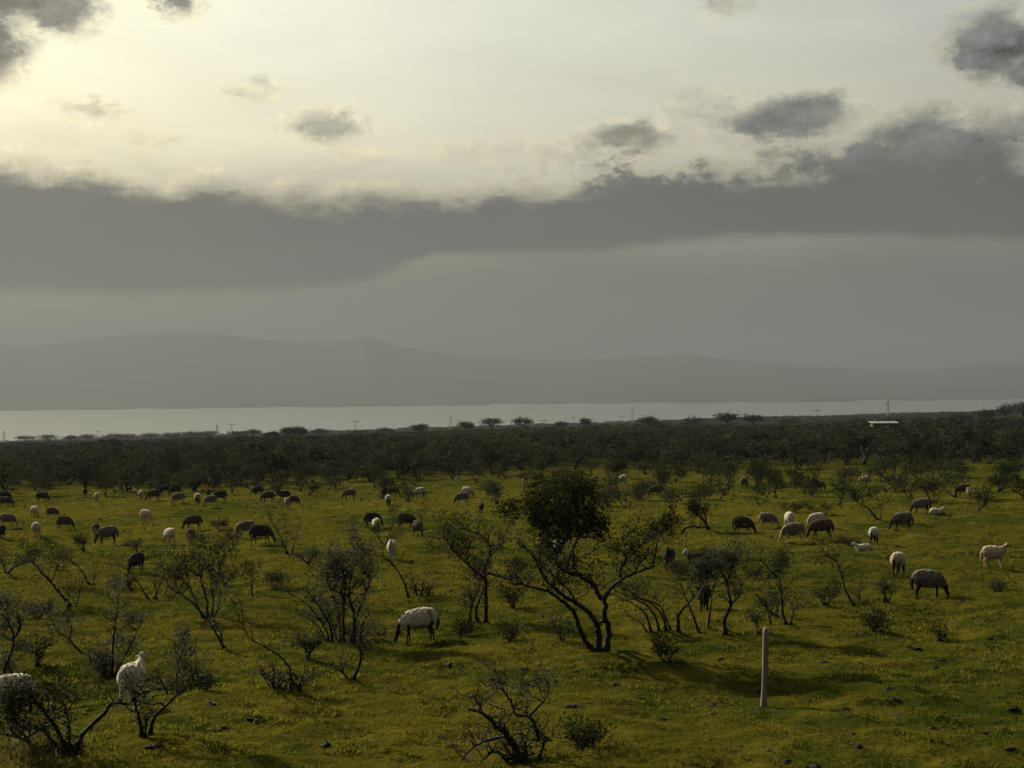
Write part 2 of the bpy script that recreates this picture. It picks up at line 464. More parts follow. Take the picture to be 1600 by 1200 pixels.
#PART2
# ------------------------------------------------------------------ woody plants
def smooth_poly(P, per=4):
    P = np.asarray(P, float)
    if len(P) < 3:
        return P[0] + (P[-1] - P[0]) * np.linspace(0, 1, per + 2)[:, None]
    Q = np.vstack([2 * P[0] - P[1], P, 2 * P[-1] - P[-2]]); r = []
    for i in range(1, len(Q) - 2):
        for t in np.linspace(0, 1, per, endpoint=False):
            a, b, c, d = Q[i - 1:i + 3]
            r.append(.5 * (2 * b + (c - a) * t + (2 * a - 5 * b + 4 * c - d) * t * t + (3 * b - a - 3 * c + d) * t ** 3))
    r.append(P[-1]); return np.array(r)
def kink(P, amp):
    n = rng.standard_normal(P.shape) * amp; n[0] = 0; return P + n
def twigs(mb, P, R, n, length, sub=True, up=.5):
    """crooked side twigs along the outer part of a limb; returns their tips"""
    tips = []
    for _ in range(n):
        k = rng.integers(max(1, int(len(P) * .35)), len(P))
        d = rng.standard_normal(3); d[2] = abs(d[2]) * .6 + up; d /= np.linalg.norm(d)
        L = length * rng.uniform(.45, 1.15)
        Q = P[k] + np.outer(np.linspace(0, L, 6), d); Q = kink(Q, L * .055)
        r0 = min(R[k] * .7, .021) * rng.uniform(.7, 1.15)
        mb.tube(Q, np.linspace(r0, r0 * .35, 6), 4)
        tips.append(Q[-1])
        if sub:
            for _ in range(rng.integers(1, 4)):
                j = rng.integers(2, 6); e = d + rng.standard_normal(3) * .75; e /= np.linalg.norm(e)
                Q2 = Q[j] + np.outer(np.linspace(0, L * rng.uniform(.3, .6), 4), e); Q2 = kink(Q2, L * .03)
                mb.tube(Q2, np.linspace(r0 * .7, r0 * .35, 4), 3); tips.append(Q2[-1])
    return tips
def leaves_at(mb, C, size, spread, n, upright=.3):
    """n small leaf blades round each sprig centre C"""
    C = np.asarray(C); m_ = len(C) * n
    c = np.repeat(C, n, 0) + rng.standard_normal((m_, 3)) * spread
    a = rng.standard_normal((m_, 3)); a[:, 2] += upright; a /= np.linalg.norm(a, axis=1)[:, None]
    b = np.cross(a, rng.standard_normal((m_, 3))); b /= np.linalg.norm(b, axis=1)[:, None] + 1e-9
    L = (size * rng.uniform(.6, 1.35, m_))[:, None]; W = L * rng.uniform(.28, .5, m_)[:, None]
    V = np.stack([c - a * L * .5, c + b * W * .5, c + a * L * .5, c - b * W * .5], 1).reshape(-1, 3)
    q = np.arange(m_ * 4).reshape(-1, 4)
    mb.put(V, q, None, np.repeat(np.clip(np.repeat(rng.uniform(0, 1, len(C)), n) * .6 + rng.uniform(0, .4, m_), 0, 1), 4))
def shrub(name, label, cat, base, limbs, clumps, leaf='leaf_olive', leaf_size=.05, twig=.45, ntw=6, group=None, dens=1.0, tipleaf=.5):
    """limbs: list of (points, r0, r1) in metres; clumps: list of (centre, radii, sprigs). Stems and foliage are parts."""
    base = np.asarray(base, float)
    root = empty(name, base); tag(root, label, cat, group)
    sprigs = []; allp = []
    for (P, r0, r1) in limbs:
        P = kink(smooth_poly(np.asarray(P) - base, 5), r0 * .14)
        P[0, 2] = min(P[0, 2], -.03) if abs(P[0, 2]) < .15 else P[0, 2]
        s = np.linspace(0, 1, len(P)); R = r1 * .8 + (r0 * .92 - r1 * .8) * (1 - s) ** 1.5
        if abs(P[0, 2]) < .2: R[0] *= 1.7; R[1] *= 1.25
        mb = MB(); mb.tube(P, R, 7, .10)
        tips = twigs(mb, P, R, int(ntw * 2.5), twig * 1.3)
        for k in range(2, len(P) - 1):                      # stubs and knots where branches broke off
            if rng.random() < .16:
                d = rng.standard_normal(3); d /= np.linalg.norm(d)
                mb.tube(P[k] + np.outer([0, .5, 1], d * R[k] * rng.uniform(2, 5)), [R[k] * .7, R[k] * .5, R[k] * .25], 5)
        add('stem', mb.mesh('stem'), MAT['bark'], root)
        allp.append(P); sprigs += [tp for tp in tips if rng.random() < tipleaf]
    allp = np.concatenate(allp) if allp else np.zeros((1, 3))
    tw = MB()
    for (c, rad, n) in clumps:
        c = np.asarray(c) - base; n = max(3, int(n * dens * 1.45))
        nl = 5 + n // 22                                    # lobes: a ragged outline with gaps
        lc = rng.standard_normal((nl, 3)); lc /= np.linalg.norm(lc, axis=1)[:, None]; lc *= (rng.uniform(.05, 1.15, nl) ** .55)[:, None]
        lr = rng.uniform(.16, .42, nl); wl = rng.integers(0, nl, n)
        p = c + (lc[wl] + rng.standard_normal((n, 3)) * lr[wl][:, None] * .55) * np.asarray(rad)
        sprigs += list(p)
        # small branches carrying the clump
        for k in range(max(2, n // 14)):
            e = p[rng.integers(n)]; j = np.argmin(np.linalg.norm(allp - (c * .6 + e * .4 - [0, 0, rad[2] * .8]), axis=1))
            s0 = allp[j]; mid = (s0 + e) / 2 + rng.standard_normal(3) * .08 * np.linalg.norm(e - s0) + [0, 0, -.05]
            Q = kink(smooth_poly([s0, mid, e], 3), .012)
            tw.tube(Q, np.linspace(.013, .005, len(Q)), 4)
    if tw.n: add('twigs', tw.mesh('twigs'), MAT['bark'], root, kind='stuff')
    if sprigs:
        lf = MB(); leaves_at(lf, np.array(sprigs), leaf_size * 1.7, leaf_size * 1.8, 6)
        add('foliage', lf.mesh('foliage', False), MAT[leaf], root, kind='stuff')
    return root

def px_shrub(name, label, cat, basepx, limbs, clumps, **kw):
    """a plant measured in the photograph: each limb gets a depth of its own around the plant's base"""
    b = gpoint(*basepx); Y = b[1]; ppm = F / Y
    L = []
    for k, lm in enumerate(limbs):
        r0, r1, pts = lm[0], lm[1], lm[2:]
        pts = list(zip(pts[::2], pts[1::2])) if not isinstance(pts[0], tuple) else pts
        slope = rng.uniform(-.55, .55); P = []; s = 0; prev = pts[0]
        off = rng.uniform(-.12, .12)
        for (u, v) in pts:
            s += math.hypot(u - prev[0], v - prev[1]) / ppm; prev = (u, v)
            P.append(at(u, v, Y + off + slope * s))
        if lm[2] and abs(P[0][2] - b[2]) < .35:
            P[0][2] = float(ground(P[0][0], P[0][1])) - .03
        L.append((P, r0, r1))
    C = []
    for (u, v, rx, ry, n) in clumps:
        c = at(u, v, Y + rng.uniform(-.25, .25)); C.append((c, (rx / ppm, (rx + ry) / 2 / ppm, ry / ppm), n))
    return shrub(name, label, cat, b, L, C, **kw)

def gen_shrub(name, label, cat, pos, h, spread, nst, leafn, lean=(0, 0), **kw):
    """a crooked many-stemmed bush grown from a base point"""
    L = []; C = []
    for k in range(nst):
        az = rng.uniform(0, 6.28); out_ = rng.uniform(.25, 1) * spread
        tip = np.array([math.cos(az) * out_ + lean[0], math.sin(az) * out_ + lean[1], h * rng.uniform(.6, 1)])
        s0 = rng.standard_normal(3) * .06; s0[2] = 0
        mid = tip * rng.uniform(.35, .6) + np.array([0, 0, h * rng.uniform(-.08, .12)]) + rng.standard_normal(3) * .12 * h
        mid2 = tip * .8 + rng.standard_normal(3) * .08 * h
        P = np.asarray(pos) + np.array([s0, mid, mid2, tip])
        L.append((P, .022 + .014 * h, .008))
        if leafn: C.append((P[-1] + [0, 0, .05], (.22 + .10 * h, .22 + .10 * h, .14 + .06 * h), leafn))
    return shrub(name, label, cat, pos, L, C, **kw)

PLANTS = [
 # the big tree in the middle
 dict(name='acacia_tree', label='tallest thorn tree with dense dark crown in the middle of the meadow', cat='tree', basepx=(935, 1016),
  limbs=[(.085, .03, 924, 1013, 908, 988, 896, 955, 878, 938, 852, 922, 826, 916, 800, 910),
   (.10, .022, 935, 1015, 935, 988, 925, 962, 905, 946, 884, 933, 864, 918, 850, 902, 838, 880, 828, 862, 812, 852),
   (.10, .03, 947, 1016, 951, 986, 944, 962, 946, 945, 934, 928, 925, 912, 905, 900, 897, 882, 896, 855, 904, 832, 898, 790),
   (.055, .015, 943, 940, 955, 919, 972, 905, 990, 897, 1008, 889, 1020, 886, 1023, 866, 1030, 835),
   (.04, .012, 972, 905, 969, 890, 985, 870, 1001, 852, 1015, 838),
   (.05, .02, 903, 900, 884, 893, 872, 885, 871, 866, 881, 850, 892, 832, 890, 800),
   (.045, .015, 886, 893, 890, 868, 900, 846, 915, 828, 930, 810),
   (.04, .012, 850, 903, 843, 872, 845, 846, 838, 812, 826, 790),
   (.04, .015, 905, 946, 890, 925, 872, 905, 848, 885, 832, 866)],
  clumps=[(892, 786, 42, 42, 240), (900, 762, 34, 22, 140), (862, 806, 34, 30, 130), (925, 806, 30, 34, 130), (940, 830, 16, 18, 36), (880, 825, 34, 18, 80),
   (826, 790, 34, 26, 105), (800, 800, 22, 16, 36), (845, 770, 24, 18, 60), (1028, 826, 38, 26, 90), (1052, 818, 18, 22, 28), (990, 830, 18, 16, 22), (976, 858, 18, 16, 26),
   (935, 885, 28, 30, 22), (860, 850, 25, 20, 14)],
  leaf='leaf_dark', leaf_size=.055, twig=.55, ntw=9, tipleaf=.7),
 dict(name='acacia_tree', label='leaning three-stemmed tree just left of the tall dark-crowned one', cat='tree', basepx=(748, 972),
  limbs=[(.05, .02, 733, 972, 737, 948, 745, 926, 750, 908), (.06, .03, 745, 973, 744, 952, 752, 932, 758, 915),
   (.075, .02, 759, 972, 760, 942, 759, 912, 757, 890, 765, 868, 764, 852, 752, 838, 730, 827),
   (.05, .012, 758, 905, 735, 886, 716, 868, 702, 850, 690, 832), (.045, .012, 760, 896, 785, 902, 805, 908, 830, 900),
   (.03, .01, 765, 870, 782, 852, 790, 838), (.03, .01, 735, 886, 728, 868, 735, 850)],
  clumps=[(700, 832, 34, 24, 95), (718, 812, 20, 14, 30), (725, 858, 26, 20, 40), (760, 838, 26, 16, 26), (742, 885, 22, 14, 20), (690, 855, 20, 14, 20)],
  leaf='leaf_olive', leaf_size=.052, ntw=8),
 dict(name='arching_shrub', label='bare shrub with many stems arching left, right of the tall tree base', cat='shrub', basepx=(1032, 986),
  limbs=[(.045, .014, 1018, 982, 1010, 962, 995, 948, 975, 938, 945, 948), (.045, .012, 1030, 985, 1022, 960, 1008, 944, 985, 934, 968, 926, 950, 915),
   (.045, .012, 1042, 986, 1034, 960, 1018, 943, 992, 930, 970, 915), (.04, .012, 1048, 988, 1040, 965, 1028, 945, 1000, 936, 975, 938),
   (.035, .01, 1012, 984, 1000, 972, 985, 968)],
  clumps=[(960, 912, 22, 14, 14), (985, 925, 20, 12, 10)], leaf='leaf_olive', ntw=5),
 dict(name='crossed_shrub', label='shrub with two bare stems crossing in an X and a dark leafy top', cat='shrub', basepx=(1064, 988),
  limbs=[(.06, .02, 1060, 988, 1060, 962, 1074, 944, 1090, 924, 1099, 905, 1104, 890), (.045, .015, 1093, 982, 1078, 950, 1068, 925, 1064, 914),
   (.03, .01, 1090, 924, 1098, 900, 1092, 880)],
  clumps=[(1094, 896, 18, 16, 60), (1110, 884, 22, 14, 50)], leaf='leaf_dark', ntw=4),
 dict(name='thin_shrub', label='single thin crooked stem between the crossed stems and the forked shrub', cat='shrub', basepx=(1106, 982),
  limbs=[(.045, .012, 1106, 982, 1110, 952, 1114, 925, 1123, 910)], clumps=[], ntw=3, tipleaf=.2),
 dict(name='forked_shrub', label='grey-leaved shrub on a crooked forked trunk left of the wooden post', cat='shrub', basepx=(1134, 991),
  limbs=[(.07, .02, 1132, 991, 1133, 968, 1142, 946, 1140, 930, 1134, 906, 1124, 890, 1108, 884), (.04, .02, 1142, 945, 1150, 936, 1157, 929),
   (.035, .012, 1136, 910, 1142, 890, 1152, 872)],
  clumps=[(1142, 872, 26, 16, 90), (1108, 886, 26, 13, 60), (1120, 868, 18, 10, 26), (1155, 858, 12, 10, 22)], leaf='leaf_silver', ntw=5),
 dict(name='lollipop_shrub', label='small round-topped shrub on one dark trunk behind the wooden post', cat='shrub', basepx=(1226, 975),
  limbs=[(.065, .03, 1227, 976, 1222, 955, 1220, 920, 1217, 900, 1216, 880), (.04, .015, 1234, 972, 1240, 955, 1238, 946), (.055, .012, 1214, 902, 1202, 890, 1192, 878, 1170, 872),
   (.03, .02, 1205, 960, 1198, 950, 1196, 945)],
  clumps=[(1219, 884, 13, 16, 60), (1224, 862, 6, 9, 16), (1205, 900, 14, 8, 20)], leaf='leaf_olive', ntw=4),
 dict(name='bare_shrub', label='bare leaning shrub with a few twigs in front of the right-hand sheep', cat='shrub', basepx=(1336, 944),
  limbs=[(.05, .02, 1335, 944, 1321, 922, 1315, 900, 1308, 880, 1292, 868, 1284, 860), (.035, .015, 1342, 942, 1344, 915), (.025, .01, 1308, 880, 1306, 866)],
  clumps=[(1280, 862, 14, 5, 8)], ntw=4, tipleaf=.2),
 dict(name='silver_shrub', label='bushy silver-leaved shrub with a fan of dark stems left of centre', cat='shrub', basepx=(535, 1003),
  limbs=[(.05, .025, 537, 1004, 537, 962, 538, 925, 540, 895), (.05, .02, 548, 1003, 553, 962, 546, 930, 550, 890), (.045, .015, 553, 1003, 556, 966, 570, 930, 578, 905),
   (.045, .02, 520, 1003, 515, 976, 500, 950, 485, 930, 477, 914), (.04, .015, 515, 1002, 505, 976, 480, 945, 450, 926), (.035, .012, 511, 998, 495, 976, 470, 962, 448, 952),
   (.03, .012, 528, 985, 516, 966, 508, 950), (.03, .012, 532, 1003, 530, 960, 515, 915, 508, 885), (.03, .01, 517, 985, 530, 965, 538, 955)],
  clumps=[(540, 892, 36, 26, 170), (556, 868, 24, 20, 70), (520, 868, 22, 18, 50), (572, 905, 22, 24, 50), (508, 888, 20, 18, 40), (552, 836, 13, 16, 40), (585, 860, 18, 14, 24)],
  leaf='leaf_silver', leaf_size=.055, ntw=6),
 dict(name='bare_shrub', label='bare shrub with one curved upright stem below the silver-leaved shrub', cat='shrub', basepx=(552, 1062),
  limbs=[(.045, .02, 552, 1062, 563, 1032, 562, 1003, 566, 976, 578, 958), (.03, .01, 563, 1028, 572, 1010, 580, 1003), (.03, .02, 545, 1060, 536, 1052, 530, 1044)], clumps=[], ntw=5, tipleaf=.15),
 dict(name='bare_shrub', label='long bent bare branch rising left from a dark stump in the left foreground', cat='shrub', basepx=(448, 1078),
  limbs=[(.04, .012, 452, 1078, 454, 1050, 440, 1028, 415, 1011, 392, 998, 376, 972, 367, 946), (.06, .03, 430, 1077, 425, 1066, 420, 1060), (.06, .03, 466, 1076, 470, 1069), (.05, .03, 438, 1078, 436, 1068)],
  clumps=[(370, 948, 8, 8, 8), (430, 1072, 14, 6, 14), (462, 1072, 12, 5, 10)], leaf='leaf_dark', ntw=4, tipleaf=.2),
 dict(name='spreading_shrub', label='widest grey-green shrub with stems meeting low, left side of the meadow', cat='shrub', basepx=(324, 966),
  limbs=[(.06, .018, 321, 966, 305, 946, 285, 930, 264, 918), (.05, .02, 325, 965, 322, 935, 314, 905, 310, 880), (.05, .02, 331, 965, 333, 935, 330, 912, 345, 885),
   (.04, .015, 318, 960, 300, 925, 290, 895), (.03, .012, 335, 960, 345, 930, 340, 905)],
  clumps=[(292, 876, 42, 22, 120), (335, 862, 30, 22, 80), (270, 898, 26, 16, 50), (262, 868, 26, 12, 34), (312, 842, 22, 14, 34), (348, 880, 14, 18, 26), (265, 935, 18, 10, 14)],
  leaf='leaf_olive', leaf_size=.055, ntw=6),
 dict(name='fallen_shrub', label='half-fallen bare trunk leaning up into the widest grey-green shrub', cat='shrub', basepx=(352, 1014),
  limbs=[(.055, .025, 351, 1014, 338, 990, 325, 968), (.03, .01, 348, 1008, 345, 990, 336, 975)], clumps=[], ntw=3, tipleaf=.1),
 dict(name='dark_shrub', label='dark-stemmed shrub leaning left behind the widest grey-green shrub', cat='shrub', basepx=(240, 936),
  limbs=[(.05, .02, 240, 936, 248, 918, 255, 902, 262, 890), (.04, .012, 232, 934, 218, 914, 200, 892, 184, 878), (.035, .015, 245, 935, 243, 915, 246, 900)],
  clumps=[(262, 884, 18, 12, 24), (240, 890, 14, 8, 10)], ntw=4),
 dict(name='leaning_shrub', label='shrub with a thick trunk leaning left into flat foliage near the left edge', cat='shrub', basepx=(114, 950),
  limbs=[(.075, .025, 113, 950, 97, 930, 76, 906, 58, 886, 46, 877), (.04, .015, 118, 950, 124, 928, 128, 912), (.03, .01, 80, 908, 88, 890, 92, 875), (.03, .01, 105, 945, 108, 922, 104, 905)],
  clumps=[(52, 858, 34, 18, 80), (82, 850, 20, 14, 34), (30, 872, 20, 12, 26), (92, 872, 18, 12, 22), (118, 930, 12, 14, 10)], leaf='leaf_olive', ntw=5),
 dict(name='leaning_shrub', label='low dark shrub with a bowed trunk at the left edge', cat='shrub', basepx=(12, 896),
  limbs=[(.07, .025, 12, 896, 18, 888, 32, 881, 46, 877, 56, 872), (.04, .015, 10, 894, 4, 880, -4, 868)], clumps=[(40, 868, 22, 10, 30), (-2, 862, 14, 10, 18)], ntw=4),
 dict(name='thin_shrub', label='slim leaning shrub right of the thick leaning trunk at the left', cat='shrub', basepx=(142, 914),
  limbs=[(.045, .012, 141, 914, 130, 896, 118, 880, 100, 873, 88, 872), (.025, .01, 146, 913, 148, 900)], clumps=[(95, 868, 16, 8, 14), (104, 858, 12, 8, 12)], ntw=4),
 dict(name='leafy_shrub', label='pale-tipped shrub with upright twigs behind the white-backed sheep in left foreground', cat='shrub', basepx=(172, 1056),
  limbs=[(.045, .015, 174, 1056, 176, 1020, 178, 985, 184, 950, 185, 920), (.035, .012, 168, 1056, 160, 1035, 150, 1020), (.03, .01, 180, 1050, 200, 1015, 215, 985, 225, 965),
   (.03, .01, 128, 1020, 108, 1000, 90, 985, 74, 958), (.025, .01, 108, 1000, 112, 980, 105, 965), (.03, .01, 165, 1050, 145, 1030, 120, 1014, 100, 1000)],
  clumps=[(184, 916, 16, 11, 36), (168, 1030, 24, 18, 80), (192, 1005, 20, 13, 36), (205, 965, 18, 10, 20), (150, 1045, 16, 14, 30), (62, 950, 10, 10, 20)], leaf='leaf_silver', ntw=6),
 dict(name='foreground_shrub', label='large dark shrub with long low branches in the bottom left corner', cat='shrub', basepx=(108, 1176),
  limbs=[(.055, .02, 102, 1174, 90, 1142, 70, 1112, 54, 1092, 36, 1078), (.06, .016, 112, 1172, 134, 1142, 164, 1112, 176, 1098, 200, 1099, 224, 1082, 252, 1076, 272, 1080),
   (.035, .01, 108, 1172, 109, 1140, 104, 1112, 98, 1090), (.03, .008, 80, 1122, 100, 1116, 118, 1092, 138, 1062), (.05, .02, 60, 1190, 45, 1160, 20, 1150, -10, 1145),
   (.04, .02, 95, 1180, 75, 1150, 60, 1140, 20, 1170)],
  clumps=[(30, 1092, 30, 16, 60), (105, 1168, 24, 12, 60), (80, 1180, 24, 14, 50), (20, 1120, 26, 14, 26)], leaf='leaf_dark', leaf_size=.06, ntw=6),
 dict(name='forked_shrub', label='two-forked bare shrub in front of the white-backed sheep in left foreground', cat='shrub', basepx=(228, 1148),
  limbs=[(.05, .02, 222, 1148, 217, 1120, 209, 1096, 206, 1085), (.05, .014, 233, 1147, 241, 1122, 262, 1100, 277, 1086, 296, 1074, 330, 1064), (.035, .012, 277, 1086, 277, 1054, 284, 1022, 290, 1000),
   (.03, .02, 226, 1147, 228, 1130, 227, 1122), (.025, .01, 296, 1076, 302, 1060, 300, 1050), (.025, .008, 262, 1085, 250, 1060, 248, 1040)],
  clumps=[(288, 1012, 7, 18, 26), (322, 1060, 12, 8, 12), (300, 1052, 10, 8, 8), (290, 988, 6, 10, 10)], leaf='leaf_silver', ntw=5, tipleaf=.3),
 dict(name='stump_shrub', label='gnarled bare shrub with drooping branches at the bottom edge', cat='shrub', basepx=(812, 1192),
  limbs=[(.10, .025, 812, 1190, 802, 1162, 786, 1142, 768, 1127, 748, 1112, 728, 1107), (.045, .015, 792, 1150, 772, 1154, 744, 1164, 728, 1180, 716, 1198), (.04, .015, 800, 1166, 776, 1174, 752, 1190, 740, 1206),
   (.045, .012, 842, 1158, 836, 1134, 826, 1120, 806, 1117, 800, 1098, 787, 1080, 780, 1066, 762, 1072, 748, 1062), (.03, .01, 826, 1120, 843, 1102, 855, 1088, 856, 1068, 850, 1056),
   (.10, .06, 820, 1195, 818, 1180, 822, 1168), (.08, .05, 806, 1198, 806, 1182), (.04, .02, 842, 1164, 850, 1158, 862, 1157), (.025, .008, 748, 1112, 752, 1095, 752, 1086)],
  clumps=[(782, 1064, 10, 6, 12), (808, 1060, 10, 5, 9), (815, 1092, 12, 10, 10), (854, 1066, 8, 14, 12)], leaf='leaf_silver', ntw=4, tipleaf=.25),
 dict(name='foreground_shrub', label='dark twisted shrub with pale leaf tufts at the left edge', cat='shrub', basepx=(2, 1062),
  limbs=[(.055, .02, 2, 1062, 8, 1040, 18, 1018, 22, 996, 10, 968, -5, 955), (.04, .015, 20, 1000, 30, 985, 32, 965), (.035, .012, -10, 1060, -4, 1020, 0, 985)],
  clumps=[(18, 1034, 18, 12, 50), (2, 982, 14, 18, 60), (35, 1008, 14, 12, 20), (10, 935, 20, 16, 40)], leaf='leaf_silver', ntw=5),
 dict(name='mushroom_shrub', label='tiny flat-topped shrub like a mushroom left of the silver-leaved shrub', cat='shrub', basepx=(394, 932),
  limbs=[(.045, .02, 394, 932, 393, 915, 394, 898)], clumps=[(392, 894, 12, 3, 20), (392, 884, 16, 4, 30)], leaf='leaf_dark', ntw=2),
 dict(name='bare_shrub', label='dark bare trunk curving up left with stub stems, left of the leaning trees', cat='shrub', basepx=(642, 932),
  limbs=[(.055, .02, 638, 932, 629, 905, 614, 882, 606, 870), (.05, .03, 652, 930, 648, 918), (.05, .03, 668, 930, 672, 918), (.03, .02, 658, 930, 660, 912)],
  clumps=[(650, 924, 12, 6, 14), (671, 922, 10, 6, 14)], leaf='leaf_dark', ntw=4, tipleaf=.2),
 dict(name='twisted_tree', label='twisted little tree over a fallen log behind the tall tree, to its right', cat='tree', basepx=(1108, 826),
  limbs=[(.08, .03, 1108, 826, 1098, 812, 1086, 802, 1080, 796), (.05, .02, 1104, 824, 1102, 805, 1092, 790), (.09, .06, 1064, 818, 1075, 823, 1095, 824, 1110, 825)],
  clumps=[(1083, 791, 9, 9, 90), (1090, 772, 14, 7, 30), (1100, 765, 12, 6, 20)], leaf='leaf_dark', leaf_size=.08, ntw=5),
 dict(name='fan_shrub', label='bare shrub with a wide fan of branches right of the tall dark crown', cat='shrub', basepx=(978, 794),
  limbs=[(.05, .015, 976, 794, 968, 782, 958, 772, 950, 765), (.05, .015, 980, 794, 990, 780, 1004, 772, 1016, 766), (.05, .015, 978, 794, 978, 778, 982, 764), (.04, .012, 979, 793, 994, 784, 1012, 778)],
  clumps=[(960, 770, 10, 5, 10), (1000, 772, 10, 4, 8)], leaf='leaf_olive', leaf_size=.08, ntw=6, twig=.7),
 dict(name='leaning_shrub', label='leafy shrub leaning left over the far grass behind the right-hand flock', cat='shrub', basepx=(1372, 812),
  limbs=[(.07, .02, 1372, 812, 1358, 796, 1345, 788, 1336, 778), (.04, .015, 1374, 812, 1378, 795, 1370, 780)], clumps=[(1332, 772, 12, 10, 60), (1360, 768, 14, 8, 40)], leaf='leaf_olive', leaf_size=.08, ntw=4),
 dict(name='leafy_shrub', label='tall dense shrub with crooked trunks far right behind the grazing flock', cat='shrub', basepx=(1458, 785),
  limbs=[(.06, .02, 1455, 785, 1448, 770, 1442, 758), (.06, .02, 1462, 785, 1470, 768, 1475, 755), (.05, .02, 1458, 785, 1459, 765)],
  clumps=[(1440, 758, 14, 8, 50), (1468, 754, 16, 8, 60), (1455, 762, 10, 8, 30)], leaf='leaf_olive', leaf_size=.09, ntw=4),
 dict(name='leaning_shrub', label='dark leaning shrub cut off by the right edge', cat='shrub', basepx=(1602, 778),
  limbs=[(.08, .025, 1602, 778, 1588, 768, 1574, 758, 1560, 752), (.05, .02, 1600, 776, 1598, 760)], clumps=[(1555, 752, 12, 5, 40), (1586, 756, 18, 8, 60)], leaf='leaf_dark', leaf_size=.09, ntw=4),
 dict(name='leafy_shrub', label='spindly shrub with upright twigs around the two dark sheep left of centre', cat='shrub', basepx=(452, 866),
  limbs=[(.045, .012, 450, 866, 440, 842, 425, 815, 416, 795), (.04, .012, 456, 866, 462, 840, 472, 815), (.03, .01, 446, 862, 448, 835, 444, 805), (.03, .01, 452, 862, 440, 850, 430, 842)],
  clumps=[(420, 800, 8, 10, 12), (440, 830, 14, 10, 12)], ntw=6, tipleaf=.35),
 dict(name='leafy_shrub', label='slender leafy shrub in the gap right of the silver-leaved shrub', cat='shrub', basepx=(604, 850),
  limbs=[(.045, .012, 602, 850, 610, 830, 615, 810, 612, 790), (.035, .012, 598, 850, 590, 838, 585, 828), (.03, .012, 660, 838, 658, 815, 655, 795), (.025, .01, 604, 845, 620, 825, 650, 800, 668, 795)],
  clumps=[(616, 835, 16, 10, 30), (612, 800, 8, 12, 16), (555, 812, 10, 6, 10)], leaf='leaf_olive', ntw=5),
 dict(name='leafy_shrub', label='thin shrub hung with grey leaves between black sheep behind the crossed stems', cat='shrub', basepx=(1112, 925),
  limbs=[(.035, .012, 1112, 925, 1125, 890, 1140, 850, 1150, 838), (.03, .01, 1110, 925, 1100, 900, 1088, 880)], clumps=[(1120, 862, 16, 8, 22), (1085, 884, 14, 10, 22)], leaf='leaf_silver', ntw=4),
]
for p in PLANTS: px_shrub(**p)

